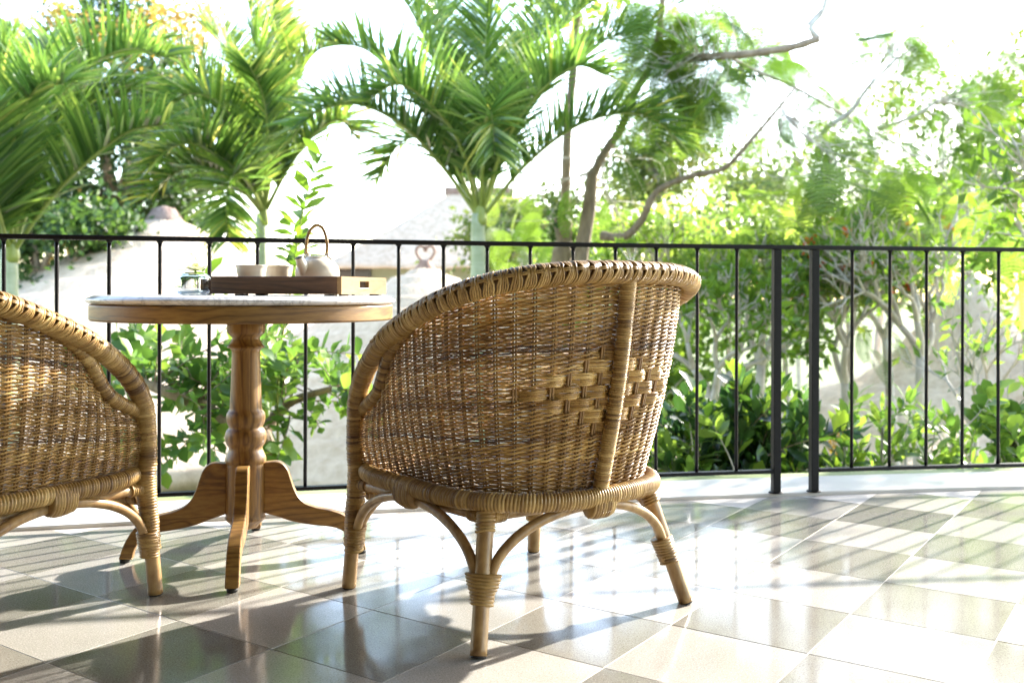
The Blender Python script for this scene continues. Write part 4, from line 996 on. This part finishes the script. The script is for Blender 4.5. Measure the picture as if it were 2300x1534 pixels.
# bright garden bushes that fill the slope under the trees
bush = [(1480, 640, 11.5, (0.95, 0.7, 0.75)), (1640, 560, 12.5, (1.2, 0.8, 0.6)), (1760, 650, 11.5, (0.85, 0.6, 0.65)), (1900, 590, 13.2, (1.0, 0.7, 0.55)), (2080, 560, 15.5, (1.1, 0.7, 0.6)), (1600, 800, 10.0, (0.75, 0.6, 0.8)), (2290, 560, 11.0, (0.5, 0.4, 0.45)), (1350, 600, 12.5, (0.7, 0.6, 0.55)), (1420, 880, 9.0, (0.6, 0.5, 0.5))]
where = ['behind the top right of the larger chair', 'above the rail, over the top right of the larger chair', 'straight behind the left railing post', 'just right of the right railing post, at rail height', 'behind the peak of the steep roof', 'low behind the right side of the larger chair', 'at rail height by the right edge', 'behind the foot of the brown-trunked tree', 'under the arm of the larger chair']
for k, ((px, py, Y_, rad), wh) in enumerate(zip(bush, where)):
    tree('garden_bush', 'bright green bush ' + wh, 'bush', px, py, Y_, rad, 26, 1600, 0.10, 40 + k, [M_SHOOT, M_PALE, M_FEATHER][k % 3], M_PALEBARK, group='garden bushes beyond the railing', spread=0.20, tlo=0.05, thi=1.0, r0=0.05, wd=0.26)

# ------------------------------------------------------------------ feathery-leaved tree and its bare limbs
def feather_template():
    V = []; Q = []; Tn = []
    L = 1.0; npair = 13
    for i in range(npair):
        u = 0.22 + 0.78 * i / (npair - 1); x = u * L; z = -0.28 * u ** 2; pl = 0.30 * math.sin(PI * (0.25 + 0.68 * (u - 0.22) / 0.78)) ** 0.7
        for sg in (-1, 1):
            d = np.array([0.42, sg * 1.0, 0.10]); d /= np.linalg.norm(d); nl = 11
            for a in range(nl):
                f = (a + 0.5) / nl; b = np.array([x, 0, z]) + d * pl * f + np.array([0, 0, -0.16 * pl * f * f])
                fw = np.array([1.0, -sg * 0.4, 0]); fw /= np.linalg.norm(fw); w = pl / nl * 0.42; ll = 0.035 * (1 - 0.5 * abs(f - 0.45))
                for s2 in (-1, 1):
                    n0 = len(V); e = fw * s2 * ll + d * ll * 0.35; zz_ = np.array([0, 0, -0.004])
                    V += [b - d * w, b + e - d * w * 0.7 + zz_, b + e + d * w * 0.7 + zz_, b + d * w]; Q.append((n0, n0 + 1, n0 + 2, n0 + 3))
                    Tn += [0.0] * 4
    # the ribs
    for i in range(6):
        u0, u1 = i / 6, (i + 1) / 6; n0 = len(V); r = 0.006 * (1 - u0)
        V += [(u0, -r, -0.28 * u0 ** 2), (u0, r, -0.28 * u0 ** 2), (u1, r * .8, -0.28 * u1 ** 2), (u1, -r * .8, -0.28 * u1 ** 2)]; Q.append((n0, n0 + 1, n0 + 2, n0 + 3))
    return np.array([np.asarray(v, float) for v in V]), np.array(Q)
FV, FQ = feather_template()
def feather_leaves(m, bases, rg, size=0.44, tlo=0.0, thi=0.9, out=None):
    for b in bases:
        a = rg.random() * 2 * PI if out is None else out + rg.normal(0, 0.8)
        e = rg.normal(-0.5, 0.4); ro = rg.normal(0, 0.35); s = size * (0.7 + 0.6 * rg.random())
        M = np.array((Matrix.Rotation(a, 3, 'Z') @ Matrix.Rotation(-e, 3, 'Y') @ Matrix.Rotation(ro, 3, 'X')))
        m.add((FV * s) @ M.T + b, FQ, None, tlo + (thi - tlo) * rg.random())
def region(px0, px1, py0, py1, Y0, Y1, n, rg):
    return [W(px0 + (px1 - px0) * rg.random(), py0 + (py1 - py0) * rg.random(), Y0 + (Y1 - Y0) * rg.random()) for _ in range(n)]
def branch(m, pts, r0, r1, k=9):
    P = cr(np.array([W(*p) for p in pts]), 8); n = len(P)
    tube(m, P, np.linspace(r0, r1, n) * (1 + 0.08 * np.sin(np.arange(n) * 1.3)), k); return P
BP = []
ft = empty('feathery_tree', (0, 0, 0)); tag(ft, 'feathery-leaved tree with bare crooked limbs crossing the sky at upper right', 'tree')
ft.location = tuple(W(1330, 700, 9.2)[:2]) + (GZ,); OFF = np.array(ft.location)
def fbuild(m, name, mat, stuff=False, par=None):
    m.v = [v - OFF for v in m.v]; o = m.build(name, mat, par or ft)
    if stuff: tag(o, kind='stuff')
    return o
m = MB(); P = cr(np.vstack([[W(1330, 700, 9.2)[0], 9.2, GZ - .1], W(1320, 900, 9.2), W(1300, 640, 9.2), W(1322, 470, 9.2), W(1330, 385, 9.2)]), 8); tube(m, P, np.linspace(0.10, 0.05, len(P)), 14); fbuild(m, 'trunk', M_BARK)
for pts, r0, r1 in [
    ([(1330, 395, 9.2), (1355, 345, 9.2), (1395, 285, 9.2), (1430, 200, 9.1), (1470, 120, 8.9), (1490, -40, 8.7)], 0.045, 0.026),
    ([(1470, 120, 8.9), (1550, 130, 8.5), (1630, 126, 8.2), (1700, 119, 8.1), (1780, 106, 8.0), (1836, 88, 8.0)], 0.034, 0.03),
    ([(1836, 88, 8.0), (1822, 70, 8.0), (1822, 55, 8.0), (1848, 20, 8.0), (1858, -40, 8.0)], 0.026, 0.018),
    ([(1798, 84, 8.0), (1812, 55, 8.0), (1842, 22, 8.0)], 0.012, 0.008),
    ([(1350, 530, 8.6), (1400, 532, 8.5), (1440, 495, 8.4), (1475, 430, 8.3), (1550, 396, 8.2), (1625, 378, 8.1), (1680, 322, 8.0), (1735, 258, 8.0), (1782, 200, 8.0)], 0.040, 0.008),
    ([(1630, 126, 8.2), (1700, 160, 8.4), (1790, 200, 8.8), (1900, 262, 9.2), (2020, 330, 9.6), (2110, 410, 9.8), (2180, 490, 10)], 0.016, 0.008),
    ([(1850, 290, 9.0), (1910, 250, 8.9), (1950, 195, 8.8), (2012, 132, 8.7)], 0.026, 0.012),
    ([(1850, 290, 9.0), (1860, 400, 9.1), (1830, 520, 9.2), (1800, 640, 9.3)], 0.026, 0.032),
    ([(1970, 290, 9.4), (2050, 262, 9.3), (2110, 225, 9.2)], 0.018, 0.012),
    ([(1680, 140, 8.6), (1750, 60, 8.7), (1840, 30, 8.9)], 0.009, 0.004),
    ([(1690, 150, 8.6), (1740, 215, 8.4), (1760, 260, 8.2)], 0.010, 0.004),
    ([(1500, 60, 8.8), (1600, 30, 9), (1660, 60, 9.2), (1700, 150, 9.3)], 0.010, 0.004),
    ([(1355, 365, 9.0), (1352, 400, 9.0), (1365, 440, 9.0), (1382, 462, 9.0)], 0.012, 0.006),
    ([(1960, 60, 10), (2040, 30, 10), (2100, -30, 10)], 0.008, 0.004),
    ([(1950, 195, 9.0), (1990, 120, 9.4), (2060, 60, 9.8)], 0.008, 0.003)]:
    m = MB(); BP.append(branch(m, pts, r0, r1)); fbuild(m, 'branch', M_BARK if r0 > 0.03 and pts[0][0] < 1500 else M_PALEBARK)
rg = np.random.default_rng(8); m = MB()
rgn = [(1400, 1660, -20, 120, 8.0, 9.6, 60), (1440, 1640, 120, 230, 8.0, 9.4, 60), (1560, 1640, 170, 240, 7.8, 8.6, 7), (1975, 2060, 65, 120, 8.6, 9.4, 14), (1740, 1860, 200, 260, 8.4, 9.4, 8), (1280, 1400, 330, 420, 9.0, 10.0, 5),
       (2100, 2310, 90, 260, 9, 11, 34), (1640, 1760, 60, 200, 8.6, 10, 7), (1860, 2060, 180, 300, 10, 12, 12), (1650, 2300, 20, 480, 8.5, 11.5, 60), (1400, 1700, 0, 330, 8, 10, 12), (2050, 2300, 240, 520, 9, 11, 22), (1820, 2040, 300, 430, 7.6, 9.2, 28), (1860, 2060, 430, 520, 8, 10, 18), (1100, 1260, 420, 560, 9.5, 11, 12), (1650, 1800, 420, 540, 9, 11, 12), (1900, 2040, 720, 780, 8.0, 9.5, 5), (2120, 2260, 260, 330, 9, 11, 7), (1400, 1560, 440, 560, 9.5, 11.5, 10)]
BP = np.concatenate(BP); tw = MB()
for g in rgn:
    bs = region(*g, rg); feather_leaves(m, bs, rg)
    for b in bs:
        q = BP[np.argmin(np.linalg.norm(BP - b, axis=1) + rg.random(len(BP)) * 0.25)]; l = np.linalg.norm(q - b)
        if l < 3.0: tube(tw, cr(np.array([q, (q + b) / 2 + rg.normal(0, 0.10, 3) * l, b]), 5), np.linspace(0.006, 0.0025, 11), 5)
m2 = MB()
for g in [(1480, 2300, 380, 640, 8.2, 10.5, 80), (1080, 1250, 420, 600, 9.5, 11, 10), (1780, 2060, 300, 480, 7.4, 8.6, 14), (1380, 1680, 0, 260, 8.2, 9.4, 24)]: feather_leaves(m2, region(*g, rg), rg, tlo=0.2, thi=1.0)
fbuild(m2, 'foliage', M_PALE, True)
fbuild(m, 'foliage', M_FEATHER, True); fbuild(tw, 'twigs', M_PALEBARK, True)
# slender brown-trunked tree beside it
st_ = empty('slender_tree', (W(1268, 700, 9.8)[0], 9.8, GZ)); tag(st_, 'slender straight brown trunk with a gnarled knot, right of the central palm', 'tree'); OFF = np.array(st_.location)
m = MB(); P = cr(np.vstack([[W(1240, 700, 9.8)[0], 9.8, GZ - .1], W(1250, 760, 9.8), W(1262, 600, 9.8), W(1266, 540, 9.8), W(1264, 500, 9.8), W(1268, 470, 9.8), W(1271, 380, 9.8), W(1274, 290, 9.8), W(1284, 180, 9.8), W(1290, 90, 9.8), W(1300, -60, 9.8)]), 8)
u = np.linspace(0, 1, len(P)); r = np.interp(u, [0, .2, .3, .38, .41, .45, .5, 1], [.16, .12, .085, .09, .1, .07, .05, .036]) * (1 + 0.05 * np.sin(np.arange(len(P)) * 1.7)); tube(m, P, r, 12); fbuild(m, 'trunk', M_BARK, par=st_)
rg = np.random.default_rng(9); m = MB(); crown(m, W(1265, 505, 9.8), (0.16, 0.14, 0.16), 10, 500, 0.06, rg, spread=0.05); fbuild(m, 'moss', M_TREE, True, st_)
m = MB(); crown(m, W(1310, -60, 9.8), (0.9, 0.6, 0.35), 12, 900, 0.12, rg, spread=0.2); fbuild(m, 'crown', M_PALE, True, st_)

# ------------------------------------------------------------------ forked pale-stemmed shrubs
def forked(label, px, Y, py_fork, height, seed, leafmat=M_SHRUB, spread=0.5, levels=5, r0=0.04, LL=0.115, nlv=8, blossom=0, lean=0.0, leafy=1.0):
    rg = np.random.default_rng(seed); b = W(px, py_fork, Y); root = empty('forked_shrub', (b[0], Y, GZ)); tag(root, label, 'shrub', 'pale-stemmed shrubs beyond the railing')
    z0_ = b[2] - GZ; m = MB(); P = cr(np.array([(0.0, 0, -0.1), (rg.normal(0, .06), 0, z0_ * .5), (0, 0, z0_)]), 7); tube(m, P, np.linspace(r0 * 1.25, r0, len(P)), 10); m.build('trunk', M_PALEBARK, root)
    br = MB(); lf = MB(); fl_ = MB(); tips = []
    def grow(p, d, l, r, lev):
        d2 = norm(d + rg.normal(0, 0.16, 3)); mid = p + d * l * 0.5 + rg.normal(0, 0.03, 3) * l; e = mid + d2 * l * 0.5
        P = cr(np.array([p, mid, e]), 4); tube(br, P, np.linspace(r, r * 0.74, len(P)), 7, cap=True)
        if lev == 0: tips.append((e, d2)); return
        if rg.random() < 0.35 and lev <= 2: tips.append((mid, norm(d2 + rg.normal(0, .5, 3))))
        n = 2 + (rg.random() < 0.45); a0 = rg.random() * 2 * PI; ref = norm(np.cross(d2, [0.3, 0.9, 0.1])); r2_ = np.cross(d2, ref)
        for i in range(n):
            a = a0 + i * 2 * PI / n + rg.normal(0, .25); q = norm(d2 + (ref * math.cos(a) + r2_ * math.sin(a)) * (spread + rg.normal(0, .1)) + [0, 0, 0.12])
            grow(e, q, l * (0.80 + 0.12 * rg.normal()), r * 0.70, lev - 1)
    L0 = 0.72 * height / sum(0.8 ** i for i in range(levels + 1))
    for i in range(3):
        a = i * 2.1 + rg.random(); grow(np.array([0, 0, z0_ - 0.02]), norm(np.array([math.cos(a) * spread * 1.1 + lean, math.sin(a) * spread * .7, 1.0])), L0, r0 * 0.8, levels)
    for e, d in tips:
        n = max(1, int(0.6 * nlv * leafy * (0.5 + rg.random()))); dirs = norm(d * 0.55 + rg.normal(0, 0.75, (n, 3))); s = LL * (0.7 + 0.5 * rg.random(n))
        leaf_quads(lf, np.repeat(e[None], n, 0), dirs, s, s * 0.19, 0.2 + 0.8 * rg.random(n), rg=rg, fold=0.3)
        if blossom and rg.random() < blossom:
            leaf_quads(fl_, e + rg.normal(0, 0.02, (9, 3)) + d * 0.04, norm(d + rg.normal(0, .8, (9, 3))), 0.05, 0.022, rg.random(9), rg=rg)
    o = br.build('branches', M_PALEBARK, root); tag(o, kind='stuff'); o = lf.build('foliage', leafmat, root); tag(o, kind='stuff')
    if fl_.n: o = fl_.build('blossom', M_RED, root); tag(o, kind='stuff')
    return root
forked('pale forked shrub seen past the right side of the larger chair', 1600, 7.6, 900, 1.5, 61, M_SHOOT)
forked('tangled white-stemmed shrub between the chair and the left railing post', 1710, 8.4, 820, 1.6, 62, M_PALE)
forked('white-stemmed shrub with red blossoms just right of the two railing posts', 1900, 8.2, 860, 1.7, 63, M_SHRUB, blossom=0.18)
forked('sprawling pale shrub in front of the steep thatched roof', 2070, 7.6, 800, 1.5, 64, M_SHOOT, leafy=0.25)
forked('tall pale shrub with broad leaves at the right edge, above the rail', 2330, 6.6, 700, 1.6, 65, M_SHOOT, LL=0.15, leafy=0.5)
forked('thin leafless-looking shrub low in front of the steep roof, two bars from the edge', 2190, 6.8, 960, 1.1, 66, M_SHRUB, leafy=0.15, levels=4, r0=0.022)
forked('pale shrub filling the gap under the feathery tree, above the rail', 1500, 9.6, 760, 1.7, 67, M_PALE)
forked('pale shrub with fresh tips behind the second bar right of the posts', 1990, 9.6, 760, 1.6, 68, M_SHRUB, blossom=0.1)

# ------------------------------------------------------------------ near shrubs whose leaves can be told apart
def leaf_mesh(name, Lf, Wd, mat, tint, curl=-0.25, n=5, tipw=0.0, wave=0.0, fold=0.22):
    m = MB(); t = np.linspace(0, 1, n); w_ = Wd * np.sin(PI * np.clip(t ** (1.0 + tipw) * 0.95 + 0.03, 0, 1)) ** 0.8; V = []
    for i in range(n):
        z = curl * t[i] ** 2 * Lf; V += [(t[i] * Lf, -w_[i], z + fold * w_[i] + wave * math.sin(i * 2.5) * Wd), (t[i] * Lf, 0, z), (t[i] * Lf, w_[i], z + fold * w_[i] - wave * math.sin(i * 2.5) * Wd)]
    q = [(i * 3 + j, i * 3 + j + 1, i * 3 + j + 4, i * 3 + j + 3) for i in range(n - 1) for j in range(2)]
    m.add(V, q, None, tint); return m.mesh(name, mat)
def put_leaf(me, parent, p, d, rg, s=1.0, roll=None):
    d = Vector(d).normalized(); q = d.to_track_quat('X', 'Z') @ Euler((float(rg.normal(0, 0.55) if roll is None else roll), 0, 0)).to_quaternion()
    o = bpy.data.objects.new('leaf', me); COL.objects.link(o); o.parent = parent; o.location = tuple(float(c) for c in p)
    o.rotation_mode = 'QUATERNION'; o.rotation_quaternion = q; o.scale = (s, s, s); return o
def leaves_joined(m, P, D, Lf, rg, wd, tint): leaf_quads(m, P, D, Lf, Lf * wd, tint, rg=rg, fold=0.22)
def near_shrub(name, label, root_xyz, twigs, meshes, seed, nind=300, per=0.035, fill=None, twigmat=M_BARK, size=1.0, start=0.25, updir=0.35):
    """twigs: world-space control rows; leaves sit alternately along them"""
    rg = np.random.default_rng(seed); root = empty(name, root_xyz); tag(root, label, 'shrub'); off = np.array(root_xyz, float)
    tw = MB(); spots = []
    for P, r in twigs:
        P = resample(cr(np.array(P), 8), n=24) - off; tube(tw, P, np.linspace(r, r * 0.35, 24), 6)
        L = arclen(P)[-1]; T = norm(np.gradient(P, axis=0)); nL = int(L / per); a = rg.random() * 6
        for i in range(nL):
            u = start + (1 - start) * (i + 0.5) / max(nL, 1); k = min(23, int(u * 23)); a += 2.4
            rr = norm(np.cross(T[k], [0.2, 0.3, 1.0])); r2_ = np.cross(T[k], rr)
            spots.append((P[k], norm(T[k] * 0.45 + (rr * math.cos(a) + r2_ * math.sin(a)) * 0.9 + [0, 0, updir * rg.random()])))
        spots.append((P[-1], T[-1]))
    o = tw.build('twigs', twigmat, root); tag(o, kind='stuff')
    rg.shuffle(spots)
    order = sorted(range(len(spots)), key=lambda i: spots[i][0][1])   # nearest first
    keep = set(order[:nind])
    jm = MB(); jp, jd = [], []
    for i, (p, d) in enumerate(spots):
        if i in keep: put_leaf(meshes[int(rg.integers(0, len(meshes)))], root, p, d, rg, size * (0.65 + 0.6 * rg.random()))
        else: jp.append(p); jd.append(d)
    return root, np.array(jp), np.array(jd)
def rand_twigs(starts, targets, r, rg, sag=0.06):
    out = []
    for s_, e in zip(starts, targets):
        s_, e = np.asarray(s_), np.asarray(e); l = np.linalg.norm(e - s_); mid = (s_ + e) / 2 + rg.normal(0, 0.10, 3) * l + [0, 0, sag * l]; out.append(([s_, mid, e], r))
    return out
# shrub with gnarled limb behind the table
rg = np.random.default_rng(31)
Y0 = 4.75
limb = cr(np.array([W(612, 1080, Y0), W(598, 1000, Y0), W(575, 955, Y0), W(500, 938, Y0 - .02), W(440, 905, Y0 - .05), W(375, 880, Y0 - .1), W(300, 850, Y0)]), 8)
limb2 = cr(np.array([W(590, 975, Y0), W(625, 930, Y0 + .05), W(660, 900, Y0 + .05), W(740, 875, Y0), W(800, 870, Y0)]), 8)
starts, targets = [], []
for k in range(46):
    src = limb if k % 3 else limb2; s_ = src[int(rg.integers(8, len(src)))]
    px = rg.uniform(265, 640) if k % 3 else rg.uniform(600, 850); py = rg.uniform(735, 900) if rg.random() < 0.72 else rg.uniform(900, 1075)
    if px > 700: py = rg.uniform(790, 900) if rg.random() < 0.7 else rg.uniform(880, 1000)
    starts.append(s_); targets.append(W(px, py, Y0 + rg.uniform(-0.45, 0.5)))
SHR = [leaf_mesh('leaf', 0.088, 0.027, M_SHRUB, t_, curl=c_, tipw=0.35, wave=w_) for t_, c_, w_ in ((0.15, -0.2, 0), (0.4, -0.35, .12), (0.6, 0.1, .1), (0.85, -0.15, .05), (1.0, -0.3, 0.1), (0.3, 0.2, 0))]
r_, jp, jd = near_shrub('garden_shrub', 'round-leaved green shrub with gnarled brown limb, seen under the table', tuple(limb[0] * [1, 1, 0] + [0, 0, GZ]), rand_twigs(starts, targets, 0.0045, rg), SHR, 32, nind=300, per=0.022)
OFF = np.array(r_.location)
m = MB(); 
if len(jp): leaves_joined(m, jp, jd, 0.085, rg, 0.32, 0.1 + 0.8 * rg.random(len(jp))); o = m.build('foliage', M_SHRUB, r_); tag(o, kind='stuff')
m = MB(); P = np.vstack([[limb[0][0] + .1, Y0, GZ], limb]); P = resample(P, n=50); rr = np.interp(np.linspace(0, 1, 50), [0, .7, .82, .93, 1], [.075, .055, .044, .03, .014]) * (1 + 0.14 * RNG.normal(0, 0.6, 50)); tube(m, P, rr, 14); m.v = [v - OFF for v in m.v]; m.build('trunk', M_BARK, r_)
m = MB(); tube(m, limb2, np.linspace(0.032, 0.010, len(limb2)) * (1 + 0.1 * RNG.normal(0, 0.6, len(limb2))), 12); m.v = [v - OFF for v in m.v]; m.build('limb', M_BARK, r_)
# upright shoot behind the teapot
rg = np.random.default_rng(33)
SHO = [leaf_mesh('leaf', 0.125, 0.026, M_SHOOT, t_, curl=c_, wave=w_, tipw=0.2) for t_, c_, w_ in ((0.2, -0.15, .1), (0.6, -0.3, .15), (0.95, 0.1, .1))]
stem = [W(625, 800, 4.7), W(648, 680, 4.65), W(662, 580, 4.6), W(678, 480, 4.6), W(700, 400, 4.6), W(728, 330, 4.6)]
near_shrub('young_shoot', 'upright bright green shoot with wavy leaves rising behind the teapot', tuple(np.array(stem[0]) * [1, 1, 0] + [0, 0, GZ]), [(stem, 0.006), ([stem[1], W(668, 560, 4.7), W(650, 500, 4.7)], 0.003), ([stem[0], W(500, 700, 4.6), W(450, 600, 4.55)], 0.003), ([stem[0], stem[0] * [1, 1, 0] + [0, 0, -1.2], stem[0] * [1, 1, 0] + [0, 0, GZ]], 0.008)], SHO, 34, per=0.021, start=0.12, twigmat=M_RACHIS, size=0.95)
# dark glossy shrub beyond the posts
rg = np.random.default_rng(35)
base = W(1690, 1150, 5.2); st0 = np.array([base[0], 5.2, -0.55]); starts, targets = [], []
for k in range(70):
    px = np.clip(rg.normal(1680, 120), 1440, 1930); top_ = 840 + 0.0016 * (px - 1690) ** 2 * (1 if px < 1690 else 1.1)
    starts.append(st0 + rg.normal(0, 0.10, 3)); targets.append(W(px, rg.uniform(top_, 1090), 5.2 + rg.uniform(-0.45, 0.4)))
DRK = [leaf_mesh('leaf', 0.115, 0.026, M_DARKLEAF, t_, curl=c_, tipw=0.5) for t_, c_ in ((0.05, -0.2), (0.2, -0.3), (0.45, 0.1), (0.3, 0), (0.75, -0.1), (1.0, 0.05))]
r_, jp, jd = near_shrub('glossy_shrub', 'dense dark glossy shrub at the foot of the two railing posts', (st0[0], 5.2, GZ), rand_twigs(starts, targets, 0.005, rg), DRK, 36, nind=300, per=0.024, start=0.3, updir=1.2)
if len(jp): m = MB(); leaves_joined(m, jp, jd, 0.11, rg, 0.24, rg.random(len(jp))); o = m.build('foliage', M_DARKLEAF, r_); tag(o, kind='stuff')
m = MB(); tube(m, np.array([(0, 0, -0.1), (0.03, 0, 1.2), (0, 0, 2.5)]), [0.06, 0.05, 0.04], 10); m.build('trunk', M_BARK, r_)
# low leafy shoots in front of the steep roof, and a few clumps along the terrace edge
def shoots(label, x0, x1, y0, y1, Yc, nst, seed, meshes, per=0.028, size=1.0, name='leafy_shoots'):
    rg = np.random.default_rng(seed); b = W((x0 + x1) / 2, 1200, Yc); starts, targets = [], []
    for k in range(nst):
        px = rg.uniform(x0, x1); py = rg.uniform(y0, y1); t_ = W(px, py, Yc + rg.uniform(-.3, .3)); starts.append(np.array([t_[0] + rg.normal(0, .08), t_[1], t_[2] - rg.uniform(0.16, 0.34)])); targets.append(t_)
    tw = rand_twigs(starts, targets, 0.004, rg, 0.0)
    tw += [([np.array([b[0], Yc, GZ]), np.array([(b[0] + s_[0]) / 2, Yc, (GZ + s_[2]) / 2]), s_], 0.008) for s_ in starts[::3]]
    for i in range(len(tw)): pass
    r_, jp, jd = near_shrub(name, label, (b[0], Yc, GZ), tw[:nst], meshes, seed + 1, nind=220, per=per, start=0.45, size=size, updir=0.8, twigmat=M_PALEBARK)
    m = MB(); 
    for P, r in tw[nst:]: P = cr(np.array(P), 6) - np.array([b[0], Yc, GZ]); tube(m, P, r, 6)
    m.build('stems', M_PALEBARK, r_); return r_
LG = [leaf_mesh('leaf', 0.12, 0.021, M_SHRUB, t_, curl=c_) for t_, c_ in ((0.3, -0.3), (0.6, -0.15), (0.9, -0.4), (1.0, 0.1))]
shoots('whorled leafy shoots right of the posts, in front of the pale roof', 1900, 2090, 890, 1040, 5.6, 16, 81, LG)
shoots('leafy shoots along the terrace edge below the steep roof', 2080, 2240, 930, 1060, 5.4, 13, 83, LG)
shoots('leafy clump hugging a dark stump at the right edge of the picture', 2200, 2380, 800, 1040, 5.2, 22, 85, SHR, size=1.15)
shoots('low yellow-green clump left of the glossy shrub, beside the chair leg', 1460, 1600, 930, 1090, 5.0, 16, 87, [SHO[0], LG[2], LG[3]], size=0.9)
shoots('leafy tips close under the rail at the left edge, beside the nearer chair arm', 180, 330, 740, 860, 5.0, 12, 89, SHR)
shoots('small feathery weeds poking up beside the right railing post', 1850, 1990, 1000, 1080, 5.2, 10, 91, LG, size=0.8)
stump = empty('tree_stump', (W(2285, 1000, 5.4)[0], 5.4, GZ)); tag(stump, 'dark mossy stump at the right edge just above the bottom rail', 'stump')
m = MB(); zt = W(2285, 950, 5.4)[2] - GZ; P = np.column_stack([0.02 * np.sin(np.linspace(0, 5, 20)), 0 * np.zeros(20), np.linspace(-.1, zt, 20)]); tube(m, P, 0.075 * (1 + 0.12 * RNG.normal(0, .6, 20)), 14)
m.build('trunk', mottled('dark_wet_bark', (0.015, 0.012, 0.009), (0.06, 0.045, 0.03), 16, 0.9, 0.9, 0.02), stump)
ob = empty('orange_flower_plant', (W(1880, 1020, 5.6)[0], 5.6, GZ)); tag(ob, 'small plant with orange-yellow flower spikes beyond the right post', 'plant')
rg = np.random.default_rng(95); m = MB(); c_ = W(1882, 1005, 5.6) - np.array(ob.location); 
for k in range(7):
    e = c_ + rg.normal(0, 0.035, 3); leaf_quads(m, e + rg.normal(0, 0.012, (26, 3)) + np.linspace(0, 1, 26)[:, None] * [0, 0, 0.06], rg.normal(0, 1, (26, 3)) + [0, 0, 1], 0.022, 0.008, rg.random(26), rg=rg)
o = m.build('blossom', M_BLOSSOM, ob); tag(o, kind='stuff')
m = MB(); tube(m, np.array([(0, 0, -0.1), (0.02, 0, c_[2] * .6), c_]), 0.006, 6); m.build('stem', M_RACHIS, ob)
